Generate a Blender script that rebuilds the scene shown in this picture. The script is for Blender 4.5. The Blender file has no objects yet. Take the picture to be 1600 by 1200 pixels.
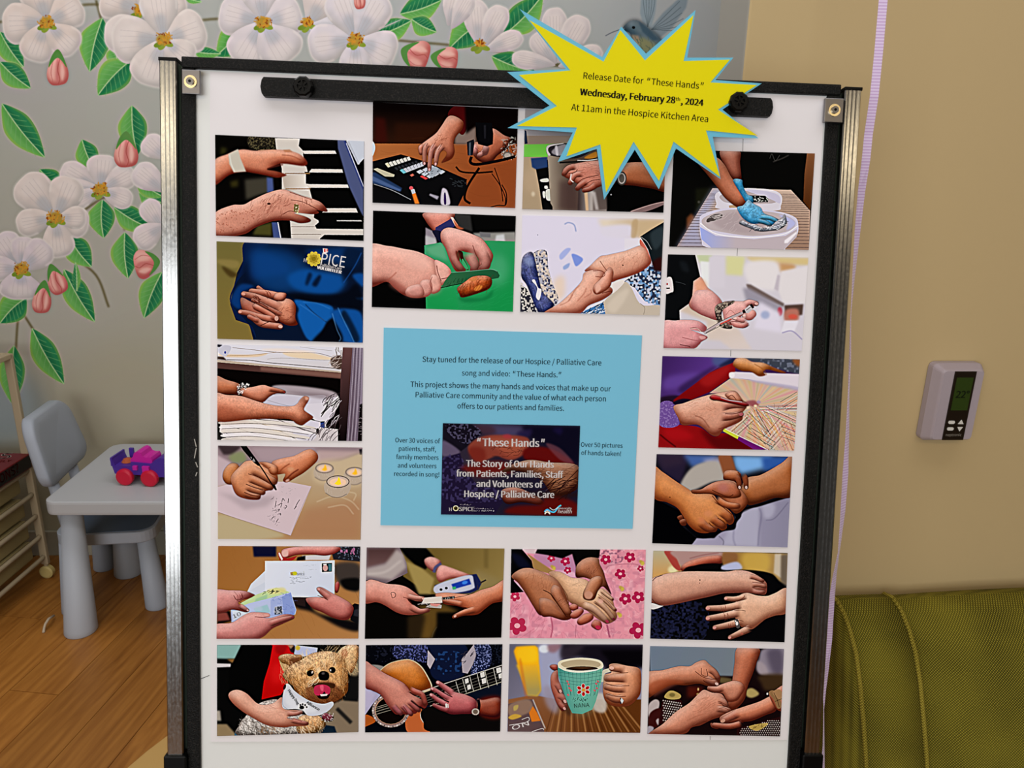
import bpy, bmesh, math, random, re
import numpy as np
from mathutils import Vector, Matrix
from mathutils.geometry import tessellate_polygon
random.seed(4)
C=bpy.context.scene.collection
sc=bpy.context.scene
# ---------------------------------------------------------------- measured camera: 27 mm lens, 1.5 m above the floor, pitched down 17 degrees
f=1200.
d=np.array([-70,3900,1200.]);d/=np.linalg.norm(d)          # "down" as the camera sees it
fw=np.array([0,0,1.])-d[2]*d;fw/=np.linalg.norm(fw)
rt=np.cross(d,fw)
H=1.5
def c2w(c): c=np.asarray(c,float);return np.array([c@rt,c@fw,H-c@d])
cam=bpy.data.cameras.new('camera');cam.sensor_width=36;cam.lens=27;cam.clip_start=.02;cam.clip_end=60
co=bpy.data.objects.new('camera',cam);C.objects.link(co)
ax=[np.array([rt[i],fw[i],-d[i]]) for i in range(3)]
M=Matrix.Identity(4)
for r in range(3):
    M[r][0]=ax[0][r];M[r][1]=-ax[1][r];M[r][2]=-ax[2][r]
M[2][3]=H
co.matrix_world=M;sc.camera=co
# ---------------------------------------------------------------- light
w=bpy.data.worlds.new('world');sc.world=w;w.use_nodes=True
w.node_tree.nodes['Background'].inputs[0].default_value=(1.0,.93,.84,1);w.node_tree.nodes['Background'].inputs[1].default_value=.06
def area(name,loc,rot,sx,sy,e,col):
    l=bpy.data.lights.new(name,'AREA');l.shape='RECTANGLE';l.size=sx;l.size_y=sy;l.energy=e;l.color=col
    o=bpy.data.objects.new(name,l);C.objects.link(o);o.location=loc;o.rotation_euler=[math.radians(a) for a in rot];return o
area('window_daylight',(-1.1,-3.0,1.55),(90,0,-10),3.0,1.6,90,(.93,.96,1.0))
area('ceiling_lamp',(.2,-1.7,2.66),(0,0,0),3.8,.5,31,(1.0,.80,.52))
area('ceiling_lamp',(-.1,.45,2.72),(0,0,0),3.0,.7,17,(.97,.97,1.0))
area('ceiling_lamp',(-.6,1.75,2.72),(0,0,0),2.6,.7,24,(.97,.97,1.0))  # added fill above the alcove, no known fixture, brightens the mural wall
sc.view_settings.view_transform='Standard';sc.view_settings.look='None';sc.view_settings.gamma=1;sc.view_settings.exposure=0
sc.view_settings.use_curve_mapping=False
# ---------------------------------------------------------------- measuring helpers
def ray(px,py): return np.array([((px-800)/f),((py-600)/f),1.])@np.array([rt,fw,-d]).T
Rb=np.array([[0.99846998,-0.0264533,-0.04855843],[0.02225212,0.99612328,-0.08510734],[0.05062155,0.08389659,0.99518783]])
TB=.8335346
def uv(px,py,off=0.):                                      # metres on the easel board's own plane (right, down)
    r=np.array([(px-800)/f,(py-600)/f,1.]);n=Rb[:,2];o=np.array([0,0,TB])-n*off
    q=r*(o@n)/(r@n)-o
    return q@Rb[:,0],q@Rb[:,1]
def B(u,v,off=0.): return c2w(np.array([0,0,TB])+Rb[:,0]*u+Rb[:,1]*v-Rb[:,2]*off)
def bp(px,py,off=0.): return B(*uv(px,py,off),off)
def at(px,py,Y=None,Z=None,X=None):
    r=ray(px,py);k=(Y/r[1]) if Y is not None else ((Z-H)/r[2] if Z is not None else X/r[0])
    return np.array([0,0,H])+r*k
def proj(P):
    q=np.asarray(P,float)-np.array([0,0,H]);c=q[0]*rt+q[1]*fw-q[2]*d
    return 800+f*c[0]/c[2],600+f*c[1]/c[2]
def lin(c):
    c=np.asarray(c,float);return np.where(c<=.04045,c/12.92,((c+.055)/1.055)**2.4)
def h2(s): return tuple(lin([int(s[i:i+2],16)/255 for i in (0,2,4)]))+(1,)
# ---------------------------------------------------------------- materials
def mat(name,col='808080',rough=.6,metal=0,spec=.3,bump=None,var=None,aniso=0,sheen=0,coat=0):
    m=bpy.data.materials.new(name);m.use_nodes=True;nt=m.node_tree;bs=nt.nodes['Principled BSDF']
    bs.inputs['Base Color'].default_value=h2(col);bs.inputs['Roughness'].default_value=rough;bs.inputs['Metallic'].default_value=metal
    bs.inputs['Specular IOR Level'].default_value=spec
    if aniso: bs.inputs['Anisotropic'].default_value=aniso
    if sheen: bs.inputs['Sheen Weight'].default_value=sheen
    if coat: bs.inputs['Coat Weight'].default_value=coat
    tc=None
    def coord():
        nonlocal tc
        if tc is None: tc=nt.nodes.new('ShaderNodeTexCoord')
        return tc.outputs['Object']
    if bump:
        s,k,dist=bump;n=nt.nodes.new('ShaderNodeTexNoise');n.inputs['Scale'].default_value=s;n.inputs['Detail'].default_value=3
        nt.links.new(coord(),n.inputs['Vector']);b_=nt.nodes.new('ShaderNodeBump');b_.inputs['Strength'].default_value=k;b_.inputs['Distance'].default_value=dist
        nt.links.new(n.outputs['Fac'],b_.inputs['Height']);nt.links.new(b_.outputs['Normal'],bs.inputs['Normal'])
    if var:
        s,c2=var[:2];lo,hi=var[2] if len(var)>2 else (.35,.7);n=nt.nodes.new('ShaderNodeTexNoise');n.inputs['Scale'].default_value=s;n.inputs['Detail'].default_value=4
        nt.links.new(coord(),n.inputs['Vector']);r=nt.nodes.new('ShaderNodeValToRGB');r.color_ramp.elements[0].position=lo;r.color_ramp.elements[1].position=hi
        r.color_ramp.elements[0].color=h2(col);r.color_ramp.elements[1].color=h2(c2);nt.links.new(n.outputs['Fac'],r.inputs[0]);nt.links.new(r.outputs[0],bs.inputs['Base Color'])
    return m
def print_mat(name,A,rough=.75,spec=.0,con=1.0,sharp=.7):
    """a flat print: the painted array A (rows from the top, sRGB) as ink on paper"""
    if sharp:
        Bl=np.stack([blurm(A[...,k],2.6) for k in range(3)],2);Bw=np.stack([blurm(A[...,k],9) for k in range(3)],2);A=np.clip(A+sharp*(A-Bl)+.25*(A-Bw),0,1)
    h,w_=A.shape[:2];im=bpy.data.images.new(name,w_,h,alpha=False);D=np.ones((h,w_,4),np.float32);D[...,:3]=np.clip(A[::-1],0,1)**con
    im.pixels.foreach_set(D.ravel());im.update();im.pack()
    m=bpy.data.materials.new(name);m.use_nodes=True;nt=m.node_tree;bs=nt.nodes['Principled BSDF'];t=nt.nodes.new('ShaderNodeTexImage');t.image=im;t.extension='EXTEND'
    u=nt.nodes.new('ShaderNodeUVMap');u.uv_map='UVMap';nt.links.new(u.outputs[0],t.inputs[0]);nt.links.new(t.outputs[0],bs.inputs['Base Color'])
    bs.inputs['Roughness'].default_value=rough;bs.inputs['Specular IOR Level'].default_value=spec
    return m
# ---------------------------------------------------------------- mesh helpers
def thing(name,label,cat,loc=(0,0,0),rz=0,group=None):
    o=bpy.data.objects.new(name,None);C.objects.link(o);o.location=loc;o.rotation_euler=(0,0,rz);o.empty_display_size=.05
    o['label']=label;o['category']=cat
    if group: o['group']=group
    return o
def root_of(o):
    while o.parent: o=o.parent
    return o
def obj(name,V,F,m,parent=None,smooth=False,label=None,world=False):
    """links one mesh; V in the coordinates of the thing's own Empty, or in world coordinates with world=True"""
    V=[Vector(v) for v in V]
    if world and parent is not None:
        r=root_of(parent);Mi=(Matrix.Translation(r.location)@Matrix.Rotation(r.rotation_euler[2],4,'Z')).inverted();V=[Mi@v for v in V]
    me=bpy.data.meshes.new(name);me.from_pydata(V,[],F);me.validate();me.update()
    if m: me.materials.append(m)
    if smooth:
        for q in me.polygons: q.use_smooth=True
    o=bpy.data.objects.new(name,me);C.objects.link(o)
    if parent is not None: o.parent=parent
    if label: o['label']=label
    return o
def bmobj(name,bm,m,parent=None,smooth=False,label=None,world=False):
    bmesh.ops.recalc_face_normals(bm,faces=bm.faces);bm.verts.index_update()
    V=[v.co.copy() for v in bm.verts];F=[[v.index for v in q.verts] for q in bm.faces];bm.free()
    return obj(name,V,F,m,parent,smooth,label,world)
def hexa(P,bev=0,seg=2):
    """a block from eight corners (front four, back four, both in the same turn)"""
    bm=bmesh.new();v=[bm.verts.new(q) for q in P]
    for a in ((0,1,2,3),(7,6,5,4),(0,4,5,1),(1,5,6,2),(2,6,7,3),(3,7,4,0)): bm.faces.new([v[i] for i in a])
    bmesh.ops.recalc_face_normals(bm,faces=bm.faces)
    if bev: bmesh.ops.bevel(bm,geom=bm.edges[:],offset=bev,segments=seg,profile=.5,affect='EDGES')
    return bm
def box(x0,x1,y0,y1,z0,z1,bev=0,seg=2): return hexa([(x0,y0,z0),(x1,y0,z0),(x1,y0,z1),(x0,y0,z1),(x0,y1,z0),(x1,y1,z0),(x1,y1,z1),(x0,y1,z1)],bev,seg)
def slab(quad,o0,o1,bev=0): # quad of (u,v) on the board plane, front offset o0, back offset o1
    return hexa([B(u,v,o0) for u,v in quad]+[B(u,v,o1) for u,v in quad],bev)
def rect(u0,v0,u1,v1): return [(u0,v0),(u1,v0),(u1,v1),(u0,v1)]
def prism(P,front,back):
    """closed outline P extruded between two maps front(p), back(p)"""
    bm=bmesh.new();a=[bm.verts.new(front(q)) for q in P];b_=[bm.verts.new(back(q)) for q in P];n=len(P)
    if n>4:
        for t in tessellate_polygon([[Vector((q[0],q[1],0)) for q in P]]): bm.faces.new([a[i] for i in t]);bm.faces.new([b_[i] for i in t[::-1]])
    else: bm.faces.new(a);bm.faces.new(b_[::-1])
    for i in range(n): bm.faces.new((a[i],b_[i],b_[(i+1)%n],a[(i+1)%n]))
    return bm
def ring_loft(rings,close=True,caps=True):
    V=[];F=[];n=len(rings[0])
    for r in rings: V+=list(r)
    for i in range(len(rings)-1):
        for j in range(n if close else n-1):
            k=(j+1)%n;F.append((i*n+j,i*n+k,(i+1)*n+k,(i+1)*n+j))
    if caps: F.append(tuple(range(n))[::-1]);F.append(tuple((len(rings)-1)*n+j for j in range(n)))
    return V,F
def lathe(prof,n=24,c=(0,0,0),ax='z'):
    R=[]
    for r,z in prof:
        ring=[]
        for j in range(n):
            t=2*math.pi*j/n;x,y=r*math.cos(t),r*math.sin(t)
            q=(x,y,z) if ax=='z' else ((x,z,y) if ax=='y' else (z,x,y))
            ring.append((q[0]+c[0],q[1]+c[1],q[2]+c[2]))
        R.append(ring)
    return ring_loft(R)
def tube(path,r,n=8,flat=None):
    P=[Vector(q) for q in path];R=[];up=Vector((0,0,1))
    for i,q in enumerate(P):
        t=(P[min(i+1,len(P)-1)]-P[max(i-1,0)]).normalized();a=t.cross(up)
        if a.length<1e-3: a=t.cross(Vector((1,0,0)))
        a.normalize();b_=t.cross(a).normalized();rr=r[i] if hasattr(r,'__len__') else r
        R.append([q+a*rr*math.cos(2*math.pi*j/n)+b_*rr*(flat or 1)*math.sin(2*math.pi*j/n) for j in range(n)])
    return ring_loft(R)
def rrect(x0,x1,y0,y1,r,n=6):
    P=[]
    for cx,cy,a in ((x1-r,y1-r,0),(x0+r,y1-r,90),(x0+r,y0+r,180),(x1-r,y0+r,270)):
        for k in range(n+1): t=math.radians(a+90*k/n);P.append((cx+r*math.cos(t),cy+r*math.sin(t)))
    return P
def struct(o): o['kind']='structure';return o
def face(n):
    try: return bpy.data.fonts.load(bpy.utils.system_resource('DATAFILES',path='fonts')+'/'+n)
    except Exception: return None
FONT=face('Noto Sans CJK Regular.woff2');FONT2=face('Inter.woff2')
def run(body,font,bold):
    cu=bpy.data.curves.new('lettering','FONT');cu.body=body;cu.resolution_u=3
    if font: cu.font=font
    o=bpy.data.objects.new('lettering',cu);C.objects.link(o);bpy.context.view_layer.update()
    me=bpy.data.meshes.new_from_object(o.evaluated_get(bpy.context.evaluated_depsgraph_get()))
    V=[(v.co.x,v.co.y) for v in me.vertices];F=[tuple(q.vertices) for q in me.polygons]
    bpy.data.objects.remove(o);bpy.data.curves.remove(cu);bpy.data.meshes.remove(me)
    if bold:
        n=len(V);V0,F0=V,F;V,F=[],[]
        for k,sft in enumerate((-bold,0,bold)): V+=[(x+sft,y) for x,y in V0];F+=[tuple(i+k*n for i in q) for q in F0]
    return V,F
CAP=max(q[1] for q in run('T',FONT,0)[0])*1.06
def glyphs(body,bold=0):
    V=[];F=[];cur=0.
    for part in re.findall('[“”]|[^“”]+',body):
        q=part in '“”';v,g=run(part,FONT2 if q else FONT,bold)
        if not v: continue
        x0=min(a for a,_ in v);lead=0 if q else .12*(len(part)-len(part.lstrip()))*1.6
        sh=cur-x0+lead+(.06 if cur else 0);n=len(V)
        k=.6 if q else 1;top=max(b_ for _,b_ in v)*k if q else 0;V+=[(cur+(.06 if cur else 0)+(a-x0)*k if q else a+sh,b_*k+(CAP-top if q else 0)) for a,b_ in v];F+=[tuple(i+n for i in t) for t in g]
        cur=max(a for a,_ in V)+.09*(len(part)-len(part.rstrip()))
    return V,F
def lettering(body,P0,P1,m,parent,fn,bold=0,hs=1.,shear=0):
    """flat print of body whose baseline runs from P0 to P1; fn maps (x,y) of that grid to a point on the printed surface"""
    V,F=glyphs(body,bold);x0=min(q[0] for q in V);x1=max(q[0] for q in V)
    P0,P1=np.array(P0,float),np.array(P1,float);e=(P1-P0)/(x1-x0);n=np.array([e[1],-e[0]])*hs
    return obj('lettering',[fn(*(P0+e*(x-x0+shear*y)+n*y)) for x,y in V],F,m,parent,world=True)
# ---------------------------------------------------------------- flat prints: a small 2D painter (numpy)
def hx(s):
    if not isinstance(s,str): return np.array(s,float)
    return np.array([int(s[i:i+2],16)/255. for i in (0,2,4)])
def pr(s):
    if isinstance(s,str): s=np.array([float(q) for q in s.replace(',',' ').split()])
    return np.asarray(s,float).reshape(-1,2)
def cat(P,closed=True,n=6):
    P=pr(P);m=len(P)
    if m<3: return P
    if closed: Q=np.vstack([P[-1],P,P[0],P[1]]);k=m
    else: Q=np.vstack([2*P[0]-P[1],P,2*P[-1]-P[-2]]);k=m-1
    tt=(np.arange(n)/n)[:,None];out=[]
    for i in range(k):
        a,b,c,e=Q[i],Q[i+1],Q[i+2],Q[i+3]
        out.append(.5*(2*b+(c-a)*tt+(2*a-5*b+4*c-e)*tt**2+(3*b-a-3*c+e)*tt**3))
    out=np.vstack(out)
    return out if closed else np.vstack([out,P[-1]])
def box1(A,r,ax):
    n=A.shape[ax];r=int(min(r,n-1))
    if r<1: return A
    pad=[(0,0)]*A.ndim;pad[ax]=(r+1,r)
    C=np.cumsum(np.pad(A,pad,mode='edge'),axis=ax)
    if ax==0: return (C[2*r+1:]-C[:-2*r-1])/(2*r+1)
    return (C[:,2*r+1:]-C[:,:-2*r-1])/(2*r+1)
def blurm(A,r):
    r=max(1,int(round(r*.6)))
    for _ in range(3): A=box1(box1(A,r,0),r,1)
    return A
def homog(src,dst):
    A=[];B=[]
    for (x,y),(u,v) in zip(src,dst):
        A+=[[x,y,1,0,0,0,-u*x,-u*y],[0,0,0,x,y,1,-v*x,-v*y]];B+=[u,v]
    return np.append(np.linalg.solve(np.array(A,float),np.array(B,float)),1).reshape(3,3)
def hap(Hm,P):
    P=pr(P);q=np.c_[P,np.ones(len(P))]@Hm.T
    return q[:,:2]/q[:,2:]
class Pic: pass
G=Pic()
def new(w,h,ox,oy,sc,quad,bg='000000',seed=1,fn=None):
    """canvas of w x h texels standing for the print whose corners (TL,TR,BR,BL) lie at quad; shapes are given in the
    units of a measuring grid with origin ox,oy and sc units per unit of quad"""
    G.w,G.h,G.ox,G.oy,G.sc=w,h,ox,oy,sc;G.quad=quad
    G.H=homog(quad,[(0,0),(w,0),(w,h),(0,h)]) if quad is not None else None
    G.fn=fn
    x0,x1=quad[0][0],quad[1][0]
    G.k=w/abs(x1-x0)/sc
    G.clip=None;G.A=np.empty((h,w,3));G.A[:]=hx(bg);G.r=np.random.RandomState(seed)
def tx(P):
    P=pr(P)/G.sc+np.array([G.ox,G.oy])
    return hap(G.H,P)
def rast(T,pad):
    ss=3;x0=max(0,int(np.floor(T[:,0].min()-pad)));y0=max(0,int(np.floor(T[:,1].min()-pad)))
    x1=min(G.w,int(np.ceil(T[:,0].max()+pad)));y1=min(G.h,int(np.ceil(T[:,1].max()+pad)))
    # the mask is computed on a padded frame so that blurring near the print's edge stays right
    x0-=int(pad);y0-=int(pad);x1+=int(pad);y1+=int(pad)
    w,h=x1-x0,y1-y0
    if w<=0 or h<=0 or x1<=0 or y1<=0 or x0>=G.w or y0>=G.h: return None
    X=(T[:,0]-x0)*ss;Y=(T[:,1]-y0)*ss
    X2,Y2=np.roll(X,-1),np.roll(Y,-1)
    D=np.zeros((h*ss,w*ss+1),np.int32)
    for a,b,c,e in zip(X,Y,X2,Y2):
        if b==e: continue
        if b>e: a,b,c,e=c,e,a,b
        r0=max(0,int(np.ceil(b-.5)));r1=min(h*ss-1,int(np.ceil(e-.5))-1)
        if r1<r0: continue
        rr=np.arange(r0,r1+1)
        xx=a+(rr+.5-b)*(c-a)/(e-b)
        np.add.at(D,(rr,np.clip(np.ceil(xx-.5),0,w*ss).astype(int)),1)
    M=(np.cumsum(D,1)[:,:w*ss]&1).astype(float).reshape(h,ss,w,ss).mean((1,3))
    return M,x0,y0
def comp(M,x0,y0,col,a=1.):
    h,w=M.shape;X0,Y0=max(0,x0),max(0,y0);X1,Y1=min(G.w,x0+w),min(G.h,y0+h)
    if X1<=X0 or Y1<=Y0: return
    s=(slice(Y0-y0,Y1-y0),slice(X0-x0,X1-x0));m=M[s]*a
    if G.clip is not None: m=m*G.clip[Y0:Y1,X0:X1]
    m=m[...,None]
    c=col if col.ndim==1 else col[s]
    D=G.A[Y0:Y1,X0:X1];D+=(c-D)*m
def p(col,P,blur=0,a=1.,sm=0):
    P=cat(P) if sm else pr(P);r=blur*G.k
    q=rast(tx(P),2+2*r)
    if q is None: return
    M,x,y=q
    if r>.6: M=blurm(M,r)
    comp(M,x,y,hx(col),a)
def clip(P=None,sm=0):
    G.clip=None
    if P is None: return
    q=rast(tx(cat(P) if sm else pr(P)),1)
    if q is None: return
    M,x,y=q;C=np.zeros((G.h,G.w));h,w=M.shape;X0,Y0=max(0,x),max(0,y);X1,Y1=min(G.w,x+w),min(G.h,y+h)
    C[Y0:Y1,X0:X1]=M[Y0-y:Y1-y,X0-x:X1-x];G.clip=C
def b(col,P,blur=0,a=1.): p(col,P,blur,a,1)
def noise(h,w,cell,rs):
    ch,cw=int(h/cell)+3,int(w/cell)+3;N=rs.rand(ch,cw)
    yy=np.arange(h)/cell;xx=np.arange(w)/cell;i=yy.astype(int);j=xx.astype(int);fy=(yy-i)[:,None];fx=(xx-j)[None]
    fy=fy*fy*(3-2*fy);fx=fx*fx*(3-2*fx)
    return (N[i][:,j]*(1-fy)*(1-fx)+N[i+1][:,j]*fy*(1-fx)+N[i][:,j+1]*(1-fy)*fx+N[i+1][:,j+1]*fy*fx)
def fl(P,col,dk=None,r=45,L=(-.35,-.9),lit=.35,edge=.8,sm=1,tex=.03,out=.55,blur=0,root=None):
    """a rounded form (flesh, cloth roll): colour falls off to dk towards its rim, lit from L"""
    col=hx(col);dk=hx(dk) if dk is not None else col*np.array([.42,.3,.27])
    T=tx(cat(P) if sm else pr(P));rr=max(1.5,r*G.k)
    q=rast(T,2+rr*1.5)
    if q is None: return
    M,x,y=q;ra=1.
    if root is not None:
        R=tx([root[0],root[1]]);v=R[1]-R[0];yy,xx=np.mgrid[0:M.shape[0],0:M.shape[1]]
        ra=np.clip(((xx+x-R[0][0])*v[0]+(yy+y-R[0][1])*v[1])/(v@v),0,1);ra=ra*ra*(3-2*ra)
    B=blurm(M,rr);gy,gx=np.gradient(B);s=(gx*L[0]+gy*L[1])*-rr*1.6
    # gradient points inward; the side facing L has inward gradient opposite to L
    f=np.clip((B-.45)/.45,0,1);f=1-(1-f)*edge
    C=dk+(col-dk)*np.clip(f+s*.55,0,1.15)[...,None]
    C=C+np.clip(s*1.25,0,1)[...,None]*lit*(np.array([1,.93,.9])-C)+(np.clip(B-.85,0,.15)/.15*.10)[...,None]*(np.array([1,.88,.84])-C)
    if tex: C=C*(1+tex*2*(noise(M.shape[0],M.shape[1],max(1.5,9*G.k),G.r)-.5)+tex*1.6*(noise(M.shape[0],M.shape[1],max(1.,26*G.k),G.r)-.5))[...,None]
    if blur*G.k>.6: M=blurm(M,blur*G.k)
    elif out:
        E=blurm(M,max(1.6,5*G.k))
        comp(np.clip(E*1.4,0,1)*(1-M)*ra,x,y,dk*.35,out)
    comp(M*ra,x,y,np.clip(C,0,1))
def chain(P,w0,w1,n=5):
    C=cat(P,False,n);m=len(C);D=np.gradient(C,axis=0);D/=np.maximum(1e-6,np.linalg.norm(D,axis=1))[:,None]
    N=np.c_[-D[:,1],D[:,0]];W=(np.linspace(w0,w1,m)/2)[:,None]
    a=C+N*W;bb=C-N*W;e=C[-1];th=np.arctan2(N[-1][1],N[-1][0])
    cap=[e+w1/2*np.array([np.cos(th-q),np.sin(th-q)]) for q in np.linspace(.4,np.pi-.4,5)]
    return np.vstack([a,cap,bb[::-1]])
def fg(P,w0,w1,col,nail=None,**k):
    k.setdefault('r',max(w0,w1)*.55);Q=pr(P);v=(Q[1]-Q[0]);v=v/np.linalg.norm(v);k['root']=(Q[0]+v*w0*.1,Q[0]+v*w0*.85)
    fl(chain(P,w0,w1),col,sm=0,**k)
    if nail:
        C=pr(P);dd=C[-1]-C[-2];dd=dd/np.linalg.norm(dd);e=C[-1]+dd*w1*.05
        el(e[0],e[1],w1*.38,w1*.27,nail,np.degrees(np.arctan2(dd[1],dd[0])),a=.8)
def ln(P,w,col,a=1.,blur=0,sm=1):
    C=cat(P,False) if sm else pr(P)
    if not sm:
        for i in range(len(C)-1): p(col,chain2(C[i:i+2],w),blur,a)
        return
    p(col,chain2(C,w),blur,a)
def chain2(C,w):
    D=np.gradient(C,axis=0);D/=np.maximum(1e-6,np.linalg.norm(D,axis=1))[:,None];N=np.c_[-D[:,1],D[:,0]]*w/2
    return np.vstack([C+N,(C-N)[::-1]])
def el(x,y,rx,ry,col,rot=0,blur=0,a=1.,n=20):
    t=np.linspace(0,2*np.pi,n,endpoint=False);c,s=np.cos(np.radians(rot)),np.sin(np.radians(rot))
    X,Y=rx*np.cos(t),ry*np.sin(t);p(col,np.c_[x+X*c-Y*s,y+X*s+Y*c],blur,a)
def ns(P,col,a=.6,cell=14,lo=.5,hi=.8,cx=1.):
    """speckle of one colour inside an outline"""
    q=rast(tx(cat(P)),2)
    if q is None: return
    M,x,y=q;h,w=M.shape;c=max(1.,cell*G.k);N=noise(h,int(w*cx)+2,c,G.r)
    if cx!=1: N=N[:,np.clip((np.arange(w)*cx).astype(int),0,N.shape[1]-1)]
    comp(M*np.clip((N[:h,:w]-lo)/(hi-lo),0,1),x,y,hx(col),a)
def gr(x0,y0,c0,x1,y1,c1,P=None,a=1.,blur=0):
    """linear gradient from c0 at (x0,y0) to c1 at (x1,y1) inside P (or everywhere)"""
    T=tx([(x0,y0),(x1,y1)])
    if P is None: M,x,y=np.ones((G.h,G.w)),0,0
    else:
        q=rast(tx(pr(P)),2+2*blur*G.k)
        if q is None: return
        M,x,y=q
        if blur*G.k>.6: M=blurm(M,blur*G.k)
    h,w=M.shape;v=T[1]-T[0];yy,xx=np.mgrid[0:h,0:w]
    t=np.clip(((xx+x-T[0][0])*v[0]+(yy+y-T[0][1])*v[1])/(v@v),0,1)[...,None]
    comp(M,x,y,hx(c0)*(1-t)+hx(c1)*t,a)
def scat(P,n,w,l,col,ang=0,da=25,a=.6):
    if a<=.65: a*=.6
    """n short strokes inside the outline P"""
    P=cat(P);lo,hi=P.min(0),P.max(0);m=0;X,Y=P[:,0],P[:,1];X2,Y2=np.roll(X,-1),np.roll(Y,-1)
    for _ in range(n*6):
        q=lo+(hi-lo)*G.r.rand(2)
        cr=((Y>q[1])!=(Y2>q[1]));xx=X+(q[1]-Y)*(X2-X)/np.where(Y2==Y,1e-9,Y2-Y)
        if (cr&(q[0]<xx)).sum()%2==0: continue
        t=np.radians(ang+da*(G.r.rand()-.5)*2);L=l*(.5+G.r.rand());v=np.array([np.cos(t),np.sin(t)])*L/2
        nn=np.array([-v[1],v[0]])*.15*(G.r.rand()-.5)*4
        ln(np.vstack([q-v,q+nn,q+v]),w,col,a);m+=1
        if m>=n: break
# ---------------------------------------------------------------- the twenty photographs on the poster
QD={1:[(336.6,211),(569,221.1),(568,376.4),(338,368.2)],2:[(582.8,160.1),(809.4,170.6),(804.7,325.2),(582.2,316.8)],
3:[(820.6,170.9),(1042,178.6),(1036.2,332.4),(815.9,326.6)],
4:[(1052.7,234),(1272.5,240.1),(1262.9,390.6),(1045.4,385.4)],5:[(338.9,377.2),(568,386.3),(566.8,535.5),(340.1,529.4)],
6:[(583.1,329.3),(805.9,337.7),(801.2,487.1),(581,479.8)],7:[(816.3,336.6),(1036.8,342.8),(1030.1,492.9),(812.8,487.1)],
8:[(1043.6,397.5),(1262.4,402.4),(1251.9,548),(1036.6,543.6)],9:[(340.1,538),(567.3,543.6),(565.5,688.9),(340.1,687.1)],
10:[(1035,556.3),(1249.2,561.5),(1240.1,703.8),(1028.4,698.9)],11:[(341,696.3),(565.9,699.4),(563.3,842.9),(341,841.5)],
12:[(1025.9,709.6),(1237.1,713.6),(1229.8,854.9),(1018.9,848.4)],13:[(341.4,853.1),(562.9,854),(559.8,997.1),(338.9,997.5)],
14:[(573.1,855.4),(788,857.1),(783.1,995.7),(570.2,997.5)],15:[(798.9,858),(1008.7,858.9),(1004.5,997.5),(796.3,996.3)],
16:[(1020.7,860.6),(1230.1,864.1),(1225.2,1002.9),(1015.8,997.1)],17:[(339.6,1007.7),(560.6,1007.5),(559.8,1143.1),(339.6,1149.4)],
18:[(571.9,1008),(784.9,1006.6),(781.4,1142.2),(570.5,1143.6)],19:[(796.1,1006.3),(1004,1007.1),(1000,1144.2),(792.6,1142.4)],
20:[(1015.8,1009.4),(1224.4,1014.1),(1218.2,1149.8),(1011.4,1145.9)]}
OR={1:(320,190),2:(560,140),3:(790,160),4:(1020,220),5:(320,360),6:(560,310),7:(790,320),8:(1020,380),9:(320,520),10:(1010,530),
11:(320,670),12:(1000,690),13:(320,830),14:(560,830),15:(780,830),16:(1000,830),17:(320,980),18:(560,980),19:(780,980),20:(1000,980)}
SC=1600/280.
def begin(i,bg): new(460,308,OR[i][0],OR[i][1],SC,QD[i],bg,i)
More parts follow.
